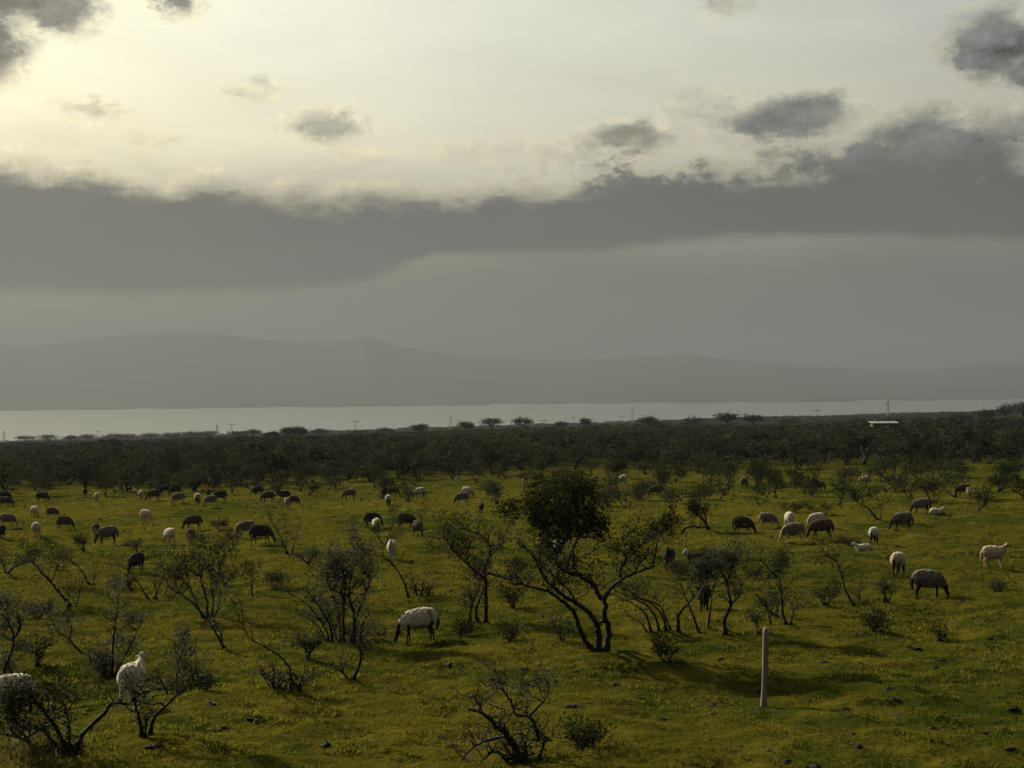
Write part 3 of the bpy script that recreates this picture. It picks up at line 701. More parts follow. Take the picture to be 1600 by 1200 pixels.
# smaller bushes: pixel of the base, height, spread, stems, leaves
def PLACE(u):
    return ['at the far left', 'left of the leaning trees', 'near the tall dark crown', 'right of the tall dark crown', 'above the right-hand flock', 'at the far right'][int(np.clip((u - 0) / 267, 0, 5))]
def scatter_small():
    spots = [(1040, 1034, .42, .35, 5, 8, 'small dark leafy tuft of shrub below the arching stems'), (1365, 985, .35, .55, 6, 10, 'low flat mound of dark scrub right of the wooden post'),
        (345, 830, .5, .8, 6, 16, 'low dark scrub beside the grey and black sheep pair'), (215, 868, .6, .6, 5, 14, 'low scrub above the black sheep among the left shrubs'),
        (130, 862, .9, .5, 5, 12, 'upright twiggy bush left of the large dark grey sheep'), (430, 922, .55, .6, 5, 14, 'low leafy scrub right of the mushroom-shaped shrub'),
        (480, 880, .5, .8, 6, 12, 'wide dark scrub above the fan of dark stems'), (362, 862, .9, .5, 5, 12, 'upright bush right of the widest grey-green shrub'),
        (795, 1003, .35, .4, 4, 8, 'small scrub tuft between the two biggest trees'), (885, 1005, .45, .4, 4, 6, 'stubby dark scrub at the left foot of the tallest tree'),
        (800, 950, .55, .4, 5, 8, 'twiggy low bush behind the gap between the two biggest trees'), (1290, 945, .5, .4, 5, 4, 'stubby twig clump left of the bare leaning shrub at right'),
        (1385, 940, .55, .3, 4, 2, 'small twig clump right of the bare leaning shrub at right'), (1182, 990, .55, .3, 3, 0, 'two-pronged dead stub just left of the wooden post top'),
        (1208, 962, .4, .4, 4, 2, 'short dead stubs at the foot of the round-topped shrub'), (60, 965, .4, .5, 5, 10, 'low scrub below the thick leaning trunk at left'),
        (58, 1040, .6, .35, 4, 14, 'dark pointed tuft above the cut-off white-backed sheep'), (318, 1080, .3, .3, 3, 2, 'tiny twig tuft right of the two-forked bare shrub'),
        (480, 1028, .5, .4, 6, 4, 'spiky dark stub clump lower left of the silver-leaved shrub'), (905, 1172, .3, .4, 6, 8, 'stubby dark tuft right of the gnarled bottom shrub'),
        (205, 920, .5, .5, 4, 8, 'thin low scrub just below the black sheep at left'), (1560, 925, .2, .4, 4, 6, 'flat scrub tuft at the right edge below the standing cream sheep'),
        (745, 905, .7, .6, 5, 8, 'twiggy bush behind the three-stemmed tree'), (810, 905, .8, .5, 5, 6, 'upright twiggy bush between the two biggest trees, farther back'),
        (1060, 905, .6, .6, 5, 16, 'leafy bush at the feet of the front-on black sheep'), (1180, 905, .35, .5, 4, 12, 'low dark bush left of the round-topped shrub'),
        (350, 915, .45, .5, 4, 12, 'low dark bush left of the mushroom-shaped shrub'), (1330, 855, .4, .5, 4, 6, 'low twigs left of the lying white sheep'),
        (1240, 800, .4, .8, 5, 10, 'left one of two wide low bushes above the right-hand flock'), (1290, 805, .5, .9, 5, 10, 'right one of two wide low bushes above the right-hand flock'),
        (870, 905, .8, .5, 5, 12, 'leafy bush seen through the stems of the tallest tree'), (716, 993, .25, .5, 5, 8, 'flat scrub right of the nearest patched sheep'),
        (1470, 1000, .22, .3, 3, 4, 'tiny scrub tuft below the large grey-brown sheep'), (560, 1003, .35, .9, 6, 12, 'low scrub round the foot of the silver-leaved shrub')]
    for k, (u, v, h, sp, ns, lf, lab) in enumerate(spots):
        pos = gpoint(u, v)
        gen_shrub('low_shrub', lab, 'shrub', pos, h, sp, ns, lf, leaf='leaf_dark' if k % 3 else 'leaf_olive',
                  leaf_size=.05, twig=.25, ntw=3, group='low browsed shrubs on the near meadow', dens=.8)
    # scrub thinning out between the meadow and the thicket
    for k in range(190):
        u = rng.uniform(-60, 1660)
        lo = np.interp(u, [0, 500, 800, 1000, 1600], [757, 752, 745, 738, 742]); hi = np.interp(u, [0, 500, 700, 900, 1600], [775, 775, 790, 796, 796])
        v = lo + (hi - lo) * rng.uniform(0, 1) ** 1.6
        pos = gpoint(u, v)
        hh = rng.uniform(.7, 1.9)
        lab = ('taller ' if hh > 1.3 else 'low ') + ['dark-leaved', 'olive'][k % 2] + ' thorn bush where the grass meets the thicket, ' + PLACE(u)
        gen_shrub('meadow_bush', lab, 'shrub', pos, hh, rng.uniform(.5, 1.1), int(rng.integers(3, 6)), 7,
                  leaf=['leaf_dark', 'leaf_olive', 'leaf_dark', 'leaf_olive'][k % 4], leaf_size=.12, twig=.5, ntw=1, group='bushes at the edge of the thicket', dens=.9)
scatter_small()

# ------------------------------------------------------------------ thicket
def bush_proto(nleaf, flat, seed, size):
    """one bush of unit width: (leaf quads, tint)"""
    r = np.random.default_rng(seed)
    lobes = [(r.uniform(-.32, .32), r.uniform(-.32, .32), r.uniform(.45, .8), r.uniform(.2, .36)) for _ in range(7)]
    C = []; N = []
    for _ in range(nleaf):
        lx, ly, lz, lr = lobes[r.integers(7)]
        d = r.standard_normal(3); d /= np.linalg.norm(d); d *= r.uniform(.35, 1) ** .4
        N.append(d); C.append((lx + d[0] * lr, ly + d[1] * lr, (lz + d[2] * lr * flat)))
    C = np.array(C); C[:, 2] = np.maximum(C[:, 2], .06)
    N = np.array(N) + r.standard_normal((nleaf, 3)) * .30; N /= np.linalg.norm(N, axis=1)[:, None]
    a = np.cross(N, r.standard_normal((nleaf, 3))); a /= np.linalg.norm(a, axis=1)[:, None]
    b = np.cross(N, a)
    L = (size * 1.15 * r.uniform(.5, 1.3, nleaf))[:, None]; W = L * r.uniform(.35, .7, nleaf)[:, None]
    V = np.stack([C - a * L - b * W * .6, C + b * W * 1.2, C + a * L - b * W * .3], 1).reshape(-1, 3)
    return V, np.repeat(np.clip(r.uniform(0, 1, nleaf), 0, 1), 3)
def trunk_proto(seed):
    r = np.random.default_rng(seed); mb = MB()
    for k in range(4):
        e = np.array([r.uniform(-.35, .35), r.uniform(-.35, .35), r.uniform(.5, .8)])
        mb.tube(smooth_poly([[r.uniform(-.05, .05), r.uniform(-.05, .05), -.05], e * .5 + r.standard_normal(3) * .06, e], 2), np.linspace(.028, .010, 5), 4)
    return mb
def thicket_edge(u):
    return np.interp(u, [-800, 0, 300, 500, 760, 860, 1000, 1250, 1600, 2400], [760, 764, 761, 754, 744, 732, 728, 728, 730, 730])
def build_thicket():
    fol = []; trk = []
    for s in range(6):
        V, tn = bush_proto(330, .75, 50 + s, .062)
        fol.append(fast_mesh('foliage', V, np.arange(len(V)).reshape(-1, 3), None, False, tn)); fol[-1].materials.append(MAT['leaf_thicket'])
        me = trunk_proto(80 + s).mesh('trunk'); me.materials.append(MAT['bark']); trk.append(me)
    # the nearest 290 bushes are things of their own
    P = []
    n = 26000
    y = np.sqrt(rng.uniform(105 ** 2, 420 ** 2, n)); x = rng.uniform(-1, 1, n) * (y * .48 + 12)
    z = ground(x, y)
    rel = np.stack([x, y, z], 1) - CAM; u = 800 + F * (rel @ RIGHT) / y; v = 600 - F * (rel @ UP) / y
    keep = rng.uniform(0, 1, n) < np.clip((thicket_edge(u) + 16 - v) / 46, 0, 1) ** 1.8
    x, y, z, u, v = (q[keep] for q in (x, y, z, u, v))
    taken = []; grid = {}
    def free(px, py, r):
        gx, gy = int(px // 4), int(py // 4)
        for i in range(gx - 1, gx + 2):
            for j in range(gy - 1, gy + 2):
                for (qx, qy) in grid.get((i, j), ()):
                    if (qx - px) ** 2 + (qy - py) ** 2 < r * r: return False
        grid.setdefault((gx, gy), []).append((px, py)); return True
    near = []
    for k in range(len(x)):
        if free(x[k], y[k], 2.1 + .006 * (y[k] - 120)): near.append(k)
    near = np.array(near); order = near[np.argsort(y[near])]
    inv = order[(u[order] > -20) & (u[order] < 1620)][:290]
    ind = set(inv.tolist()); rest = [k for k in order if k not in ind]
    for c, k in enumerate(inv):
        w = rng.uniform(2.2, 4.4); h = rng.uniform(1.5, 2.9) if rng.random() > .12 else rng.uniform(2.8, 3.8)
        o = empty('thicket_bush', (x[k], y[k], z[k] - .05), rng.uniform(0, 6.28)); o.scale = (w, w, h)
        tag(o, ('tall' if h > 2.5 else 'broad' if w > 3.5 else 'small') + ' dark bush on the near side of the thicket, ' + PLACE(u[k]), 'bush', 'bushes on the near side of the thicket')
        add('foliage', fol[c % 6], None, o, kind='stuff'); add('trunk', trk[c % 6], None, o)
    # the rest of the thicket reads as one mass
    mb = MB()
    protos = [bush_proto(90, .7, 200 + s, .11) for s in range(8)]
    far = [bush_proto(34, .6, 300 + s, .20) for s in range(8)]
    def put(pr, px, py, pz, w, h):
        V, tn = pr; a = rng.uniform(0, 6.28); c, s_ = math.cos(a), math.sin(a)
        W = np.stack([(V[:, 0] * c - V[:, 1] * s_) * w + px, (V[:, 0] * s_ + V[:, 1] * c) * w + py, V[:, 2] * h + pz - .1], 1)
        mb.put(W, None, np.arange(len(W)).reshape(-1, 3), tn * .45 + rng.uniform(0, .55))
    lump = lambda px, py: 1 + .55 * float(vnoise(px, py, 23, 8)) + .25 * float(vnoise(px, py, 9, 9))
    for k in rest: put(protos[rng.integers(8)], x[k], y[k], z[k], rng.uniform(1.8, 5.6), rng.uniform(1.1, 3.0) * lump(x[k], y[k]))
    n = 11000
    yy = rng.uniform(420 ** .5, 3600 ** .5, n) ** 2; xx = rng.uniform(-1, 1, n) * (yy * .46 + 10); zz = ground(xx, yy)
    for k in range(n):
        if zz[k] < LAKE_Z + 1: continue
        g = 1 + yy[k] / 1500
        put(far[rng.integers(8)], xx[k], yy[k], zz[k], rng.uniform(3, 7) * g, rng.uniform(1.2, 2.6) * (1 + yy[k] / 8000) * (1 + .5 * float(vnoise(xx[k], yy[k], 60, 3))))
    o = add('thicket', mb.mesh('thicket', False), MAT['leaf_thicket'], kind='stuff')
    tag(o, 'dense dark thorn scrub stretching from the meadow to the lake', 'scrub')
build_thicket()

# ------------------------------------------------------------------ trees, masts and a shed on the skyline
def umbrella_tree(u, Y, w, h, label, leafy_n=320):
    d = raydir(u, 660); x = d[0] * Y / d[1]; z = float(ground(x, Y))
    root = empty('umbrella_tree', (x, Y, z)); tag(root, label, 'tree', 'flat-topped trees on the skyline')
    mb = MB(); r0 = .05 * h + .06
    fork = np.array([rng.uniform(-.3, .3), 0, h * .38])
    mb.tube(smooth_poly([[0, 0, -.2], fork * .5 + [rng.uniform(-.2, .2), 0, 0], fork], 3), np.linspace(r0, r0 * .7, 7), 6)
    pads = []
    for k in range(6):
        a = k * 1.05 + rng.uniform(-.3, .3); e = np.array([math.cos(a) * w * .34, math.sin(a) * w * .34, h * rng.uniform(.70, .88)])
        mb.tube(smooth_poly([fork, fork * .4 + e * .6 + [0, 0, .1 * h], e], 3), np.linspace(r0 * .6, r0 * .2, 7), 5); pads.append(e)
    pads.append(np.array([0, 0, h * .88]))
    add('trunk', mb.mesh('trunk'), MAT['bark'], root)
    lf = MB(); C = []
    for e in pads:
        n = leafy_n // 7
        q = rng.standard_normal((n, 3)) * [w * .12, w * .12, h * .085] + e - [0, 0, h * .06]; C.append(q)
    leaves_at(lf, np.concatenate(C), .50 + Y / 4000, .3, 3, 0)
    add('crown', lf.mesh('crown', False), MAT['leaf_far'], root, kind='stuff')
for (u, Y, w, h, lab) in [
    (423, 560, 4.5, 5.5, 'small ragged flat-topped tree left of the twin-crowned one on the skyline'), (452, 560, 5.5, 7.5, 'broad dark umbrella tree on the skyline above the left flock'),
    (470, 575, 4.5, 7.2, 'rounder dark tree touching the broad umbrella tree on the skyline'), (300, 900, 15, 8.5, 'wide hazy flat-topped tree on the left skyline, nearest the lattice mast'),
    (200, 1150, 15, 11.5, 'long low hazy tree on the left skyline by the utility pole'), (372, 900, 10, 7.5, 'hazy tree under the left-centre utility pole on the skyline'), (268, 1050, 12, 11, 'pale hazy tree left of the wide flat-topped one on the left skyline'),
    (655, 620, 7, 6.5, 'low flat tree on the skyline above the fan of the leaning trees'), (728, 640, 6, 7.0, 'flat-topped tree beside the twin-pole line on the skyline'), (768, 640, 8, 8.5, 'open-crowned umbrella tree on the middle skyline'),
    (817, 660, 7.5, 8.5, 'thin flat umbrella tree on the skyline above the tall dark crown'), (876, 800, 6, 7.5, 'small tilted tree on the skyline right of the tall dark crown'), (915, 760, 4.5, 8.5, 'narrow flat-topped tree on the skyline near the middle utility pole'),
    (1012, 620, 7, 7.5, 'flat tree on the skyline by the middle lattice mast'), (1136, 560, 7.5, 8.5, 'bushy flat-topped tree standing highest on the right-centre skyline'), (1176, 580, 7, 7, 'domed tree right of the bushy flat-topped one on the skyline'),
    (1085, 700, 7, 7, 'low flat tree left of the bushy flat-topped one on the skyline'), (1340, 760, 8, 6.5, 'low tree on the right skyline by the lattice mast'), (1572, 560, 7, 10.0, 'round tree on the high ground at the right end of the skyline'),
    (1600, 570, 8, 11.0, 'tall tree cut off by the right edge on the skyline'), (1540, 560, 5, 7, 'small tree left of the round one at the right end of the skyline'), (560, 900, 9, 7, 'low hazy tree at the foot of the skyline pole left of centre'),
    (40, 1150, 14, 11, 'long low hazy tree at the far left of the skyline'), (110, 1150, 9, 10.5, 'small hazy tree between the far left mast and the first pole'), (75, 1150, 14, 12, 'pale wide tree behind the far left of the skyline'), (135, 1150, 11, 11.5, 'pale tree just left of the thin far left pole'),
    (175, 1100, 14, 12, 'pale broad tree just right of the thin far left pole'), (235, 1100, 15, 12, 'pale wide tree between two hazy ones on the left skyline'), (325, 1050, 12, 11, 'pale tree at the foot of the left lattice mast'),
    (395, 900, 9, 9, 'low hazy tree left of the small ragged skyline tree'), (500, 850, 9, 8.5, 'low hazy tree right of the round skyline tree'), (600, 850, 9, 8.5, 'low hazy tree right of the skyline pole left of centre'),
    (950, 900, 10, 7.5, 'low tree right of the narrow skyline tree'), (1235, 800, 9, 7, 'low tree right of the domed skyline tree'), (1440, 700, 9, 7, 'low tree right of the right lattice mast'), (1505, 620, 7, 6.5, 'low tree on the rising ground near the right end')]:
    umbrella_tree(u, Y, w * 1.15, h * (.80 if Y < 850 else .66), lab, 420)

def metal(name, c):
    mt, t = material(name); co = objco(t)
    b = bsdf(t, mixc(t, noise(t, co, 1.5, 4).smooth(.3, .7), c, tuple(k * .75 for k in c)), .6, None, .4); b.inputs['Metallic'].default_value = .3
    out(t, b.outputs[0]); return mt
MAT['steel'] = metal('galvanised_steel', (.20, .20, .20)); MAT['pole'] = barky('creosoted_pole', (.03, .025, .02), (.06, .05, .04), 3)
def lattice_mast(u, Y, h, label):
    d = raydir(u, 660); x = d[0] * Y / d[1]; z = float(ground(x, Y))
    root = empty('lattice_mast', (x, Y, z)); tag(root, label, 'pylon', 'power line masts'); w = h * .11; T = .16
    lv = np.linspace(0, h, 8); wd = np.interp(lv, [0, h * .7, h], [w, w * .45, w * .3])
    for sx in (-1, 1):
        for sy in (-1, 1):
            mb = MB(); mb.tube([[sx * a, sy * a, b] for a, b in zip(wd, lv)], T, 4); add('leg', mb.mesh('leg', False), MAT['steel'], root)
    mb = MB()
    for k in range(7):
        for s in (-1, 1):
            for a, b in (((-1, s), (1, s)), ((1, s), (-1, s)), ((s, -1), (s, 1)), ((s, 1), (s, -1))):
                mb.tube([[a[0] * wd[k], a[1] * wd[k], lv[k]], [b[0] * wd[k + 1], b[1] * wd[k + 1], lv[k + 1]]], .08, 3)
    add('bracing', mb.mesh('bracing', False), MAT['steel'], root)
    for f in (.72, .86, .98):
        mb = MB(); mb.tube([[-w * 1.5, 0, h * f], [0, 0, h * f + .3], [w * 1.5, 0, h * f]], .12, 4); add('crossarm', mb.mesh('crossarm', False), MAT['steel'], root)
def utility_pole(u, Y, h, label, twin=False):
    d = raydir(u, 660); x = d[0] * Y / d[1]; z = float(ground(x, Y))
    root = empty('utility_pole', (x, Y, z)); tag(root, label, 'pole', 'power line poles')
    for s in ((-1.6, 1.6) if twin else (0,)):
        mb = MB(); mb.tube([[s, 0, -.5], [s, 0, h]], [.22, .15], 6); add('pole', mb.mesh('pole'), MAT['pole'], root)
    mb = MB(); mb.box((0, 0, h - .5), (6.2 if twin else 4.2, .22, .28)); arm = add('crossarm', mb.mesh('crossarm', False), MAT['pole'], root)
    for s in (-1, 0, 1):
        mb = MB(); mb.tube([[s * 1.9, 0, h - .36], [s * 1.9, 0, h + .1]], [.12, .09], 6); add('insulator', mb.mesh('insulator'), MAT['steel'], arm)
for (u, Y, h, lab) in [(6, 2300, 21, 'hazy lattice mast at the far left of the skyline'), (339, 2200, 20, 'hazy lattice mast on the left skyline above the grazing flock'),
                       (704, 1700, 18, 'lattice mast on the skyline left of the twin-pole line'), (988, 1700, 18, 'hazy lattice mast right of centre on the skyline'), (1387, 1300, 16, 'lattice mast on the right skyline against the lake')]:
    lattice_mast(u, Y, h, lab)
for (u, Y, h, lab, tw) in [(153, 1150, 10, 'thin utility pole far left on the skyline', False), (362, 1000, 10.5, 'utility pole just right of the left lattice mast', False), (555, 850, 10, 'utility pole on the skyline left of centre', False),
                           (716, 1300, 13, 'twin utility pole right beside the lattice mast left of centre', True), (850, 1000, 10.5, 'thin pole on the skyline above the tall dark crown', False), (896, 1100, 12, 'utility pole on the middle skyline by a narrow tree', False),
                           (972, 1300, 11, 'utility pole left of the lattice mast right of centre', False), (1076, 1300, 11, 'utility pole on the skyline left of the bushy flat-topped tree', False), (1277, 900, 10, 'hazy utility pole on the right skyline left of the lattice mast', False)]:
    utility_pole(u, Y, h, lab, tw)

def build_shed():
    b = gpoint(1383, 683)
    root = empty('farm_shed', b); tag(root, 'low farm shed with a pale sheet metal roof deep in the right thicket', 'shed')
    wall, t = material('shed_plaster'); co = objco(t); out(t, bsdf(t, mixc(t, noise(t, co, 2, 4), (.04, .035, .028), (.07, .06, .05)), .9).outputs[0])
    roof, t = material('pale_sheet_metal'); co = objco(t); bb = bsdf(t, mixc(t, noise(t, co, 3, 5), (.10, .10, .098), (.15, .15, .145)), .8, None, .2); out(t, bb.outputs[0])
    W, Dp, H = 5.6, 4.0, 2.7
    for (c, s) in (((0, -Dp / 2, H / 2), (W, .2, H)), ((0, Dp / 2, H / 2 + .25), (W, .2, H + .5)), ((-W / 2 + .1, 0, H / 2), (.2, Dp - .21, H)), ((W / 2 - .1, 0, H / 2), (.2, Dp - .21, H))):
        mb = MB(); mb.box(c, s); add('wall', mb.mesh('wall', False), wall, root)
    R = np.array(Matrix.Rotation(math.radians(4), 3, 'X'))
    for k in range(6):
        mb = MB(); mb.box(((k - 2.5) * 1.06, 0, H + .52 + .012 * (k % 2)), (1.08, Dp + 1.0, .06), R); add('roof_sheet', mb.mesh('roof_sheet', False), roof, root)
    mb = MB(); mb.box((-1.4, -Dp / 2 - .12, 1.0), (1.0, .06, 2.0)); add('door', mb.mesh('door', False), MAT['pole'], root)
    mb = MB(); mb.box((1.5, -Dp / 2 - .12, 1.6), (1.1, .06, .9)); add('window', mb.mesh('window', False), MAT['pole'], root)
build_shed()

# ------------------------------------------------------------------ wooden post
def build_post():
    b = gpoint(1193, 1103); Y = b[1]; top = at(1197.5, 981, Y) - b
    root = empty('fence_post', b); tag(root, 'weathered grey wooden post standing alone in the right foreground grass', 'post')
    mt, t = material('weathered_wood'); co = objco(t)
    mp = t.nodes.new('ShaderNodeMapping'); t.links.new(co.k, mp.inputs[0]); mp.inputs['Scale'].default_value = (30, 30, 2.2)
    g = noise(t, S(t, mp.outputs[0]), 1, 6, .7)
    out(t, bsdf(t, mixc(t, g.smooth(.3, .7), (.06, .055, .043), (.19, .175, .14)), .85, bump(t, g, .012, .9)).outputs[0])
    mb = MB(); n = 16; P = [np.array([0, 0, -.25])] + [top * s for s in np.linspace(0, 1, n)]
    P = np.array(P); P[1:, 0] += .008 * np.sin(np.linspace(0, 5, n))
    mb.tube(P, np.concatenate([[.085], np.interp(np.linspace(0, 1, n), [0, .1, .95, 1], [.072, .066, .062, .057])]), 14, .035)
    add('shaft', mb.mesh('shaft'), mt, root)
build_post()
#PART3
# ------------------------------------------------------------------ sheep
def remeshed(raw, voxel, smooth_it=4, disp=0.0, seed=0):
    """overlapping closed shapes fused into one continuous skin"""
    o = bpy.data.objects.new('fuse', raw); COL.objects.link(o)
    r = o.modifiers.new('r', 'REMESH'); r.mode = 'VOXEL'; r.voxel_size = voxel
    if smooth_it:
        s = o.modifiers.new('s', 'SMOOTH'); s.iterations = smooth_it; s.factor = .5
    if disp:
        tx = bpy.data.textures.new('wool_lumps', 'CLOUDS'); tx.noise_scale = .09; tx.noise_depth = 3
        d = o.modifiers.new('d', 'DISPLACE'); d.texture = tx; d.strength = disp; d.mid_level = .5
    dg = bpy.context.evaluated_depsgraph_get(); dg.update()
    me = bpy.data.meshes.new_from_object(o.evaluated_get(dg))
    bpy.data.objects.remove(o)
    me.polygons.foreach_set('use_smooth', np.ones(len(me.polygons), bool)); me.update()
    return me
def loft(mb, pts, sides=12):
    """pts: (x, y, z, side radius, other radius)"""
    P = np.array([p[:3] for p in pts], float); n = len(P)
    T = np.gradient(P, axis=0); T /= np.linalg.norm(T, axis=1)[:, None] + 1e-9
    ang = np.arange(sides) * 2 * math.pi / sides; V = []
    for i in range(n):
        side = np.array([0, 1.0, 0]); side -= T[i] * (side @ T[i]); side /= np.linalg.norm(side) + 1e-9
        upv = np.cross(T[i], side)
        V.append(P[i] + (np.cos(ang) * pts[i][3])[:, None] * side + (np.sin(ang) * pts[i][4])[:, None] * upv)
    V = np.concatenate(V + [P[:1], P[-1:]])
    i, j = np.meshgrid(np.arange(n - 1), np.arange(sides), indexing='ij'); k = (j + 1) % sides
    q = np.stack([i * sides + j, i * sides + k, (i + 1) * sides + k, (i + 1) * sides + j], -1).reshape(-1, 4)
    jj = np.arange(sides); kk = (jj + 1) % sides
    t = np.concatenate([np.stack([kk, jj, np.full(sides, n * sides)], 1), np.stack([(n - 1) * sides + jj, (n - 1) * sides + kk, np.full(sides, n * sides + 1)], 1)])
    mb.put(V, q, t)
def make_sheep(pose):
    body, wool = MB(), MB()
    drop = -.32 if pose == 'lie' else 0.0
    tor = [(-.52, 0, .49, .025, .03), (-.50, 0, .50, .075, .085), (-.45, 0, .515, .13, .145), (-.36, 0, .528, .165, .182), (-.22, 0, .532, .19, .205), (-.05, 0, .522, .20, .212), (.12, 0, .506, .195, .205), (.27, 0, .50, .17, .185), (.38, 0, .495, .13, .15), (.45, 0, .485, .075, .09), (.48, 0, .48, .025, .03)]
    tor = [(x, y, z + drop, a, b) for x, y, z, a, b in tor]
    loft(body, tor); loft(wool, [(x * 1.03, y, z + .012, a * 1.10 + .012, b * 1.06 + .01) for x, y, z, a, b in tor], 16)
    if pose in ('graze', 'walk'):
        sw = .06 if pose == 'walk' else 0
        neck = [(.34, 0, .56, .12, .14), (.46, 0, .50, .10, .125), (.57, .01, .38, .085, .10), (.63, .02, .27, .07, .08)]
        head = [(.60, .02, .31, .060, .07), (.64, .02, .24, .066, .078), (.68, .025, .16, .055, .062), (.715, .03, .085, .040, .044), (.73, .03, .045, .030, .030)]
        ear0, ed = np.array([.615, .02, .29]), np.array([-.02, 1, -.25])
        wn = [(.22, 0, .55, .13, .14), (.32, 0, .54, .15, .16), (.42, 0, .495, .135, .15), (.52, .01, .41, .108, .12), (.59, .015, .325, .078, .088), (.61, .02, .295, .03, .03)]
    else:
        z0 = drop
        neck = [(.34, 0, .56 + z0, .12, .14), (.45, 0, .64 + z0, .095, .12), (.53, 0, .72 + z0, .075, .09), (.56, 0, .78 + z0, .06, .07)]
        head = [(.53, 0, .80 + z0, .058, .062), (.60, 0, .795 + z0, .066, .075), (.68, 0, .76 + z0, .055, .060), (.75, 0, .725 + z0, .040, .044), (.775, 0, .71 + z0, .028, .028)]
        ear0, ed = np.array([.56, 0, .81 + z0]), np.array([-.15, 1, -.18])
        wn = [(.32, 0, .57 + z0, .15, .17), (.43, 0, .64 + z0, .12, .14), (.50, 0, .71 + z0, .09, .10), (.525, 0, .75 + z0, .06, .07)]
    loft(body, neck); loft(body, head); loft(wool, wn, 16)
    for s in (-1, 1):
        d = ed * [1, s, 1]; d = d / np.linalg.norm(d)
        P = [ear0 + d * k for k in (.03, .075, .12, .15)]
        body.tube(P, [.018, .030, .026, .010], 8, flat=(1, .5))
    st = {'graze': (-.05, .08, -.09, .06), 'stand': (0, .02, 0, -.03), 'walk': (.11, -.09, -.10, .10), 'lie': (0, 0, 0, 0)}[pose]
    if pose != 'lie':
        for k, s in enumerate((-1, 1)):
            f = st[k]; h = st[2 + k]; y = .095 * s
            loft(body, [(.29, y, .50, .075, .085), (.30 + f * .3, y * 1.02, .38, .052, .060), (.305 + f * .6, y, .24, .033, .036), (.30 + f * .9, y, .12, .024, .026), (.305 + f, y, .05, .027, .030), (.325 + f, y, .0, .032, .036)], 8)
            loft(body, [(-.33, y * 1.1, .50, .10, .13), (-.29 + h * .3, y * 1.1, .37, .068, .085), (-.36 + h * .7, y * 1.05, .235, .038, .042), (-.375 + h * .9, y, .12, .026, .028), (-.365 + h, y, .05, .028, .030), (-.345 + h, y, .0, .032, .036)], 8)
    else:
        for s in (-1, 1):
            loft(body, [(.28, .13 * s, .16, .06, .06), (.42, .12 * s, .06, .035, .035), (.30, .11 * s, .035, .028, .028)], 8)
            loft(body, [(-.28, .19 * s, .14, .09, .09), (-.12, .22 * s, .06, .045, .045), (-.30, .24 * s, .035, .03, .03)], 8)
    body.tube(np.array([(-.47, 0, .58 + drop), (-.545, 0, .52 + drop), (-.56, 0, .42 + drop), (-.545, .0, .30 + drop * .8), (-.535, 0, .25 + drop * .7)]), [.035, .058, .062, .042, .018], 10)
    b = remeshed(body.mesh('body'), .015, 3)
    w = remeshed(wool.mesh('fleece'), .019, 2, .055)
    for me in (b, w): me.name = 'sheep_' + pose; me.materials.append(None)
    return b, w
SHEEP = {p: make_sheep(p) for p in ('graze', 'stand', 'walk', 'lie')}
def fleece(name, c0, c1, c2=None, fuzz=0.0):
    mt, t = material(name); co = objco(t); n = noise(t, co, 9, 5, .65); big = noise(t, co, 2.6, 3, .5)
    c = mixc(t, n.smooth(.32, .68), c0, c1)
    if c2: c = mixc(t, big.smooth(.45, .55), c, c2)
    b = bsdf(t, c, .95, bump(t, noise(t, co, 45, 4, .7), .012, .8), .05)
    b.inputs['Sheen Weight'].default_value = fuzz; b.inputs['Sheen Roughness'].default_value = .35
    out(t, b.outputs[0]); return mt
FL = {'white': fleece('white_fleece', (.22, .20, .155), (.38, .35, .285), None, .55), 'cream': fleece('cream_fleece', (.20, .165, .11), (.34, .29, .21), None, .5),
      'grey': fleece('grey_brown_fleece', (.05, .043, .034), (.12, .105, .085), None, .2), 'brown': fleece('brown_fleece', (.03, .02, .013), (.07, .047, .03)),
      'black': fleece('black_fleece', (.010, .009, .008), (.028, .024, .02)), 'patch': fleece('patched_fleece', (.28, .25, .20), (.42, .38, .31), (.11, .085, .065), .7)}
SK = {'black': fleece('black_face_hair', (.010, .009, .008), (.025, .022, .02)), 'tan': fleece('tan_face_hair', (.22, .15, .09), (.34, .25, .16)), 'white': fleece('white_face_hair', (.26, .24, .19), (.40, .37, .31))}
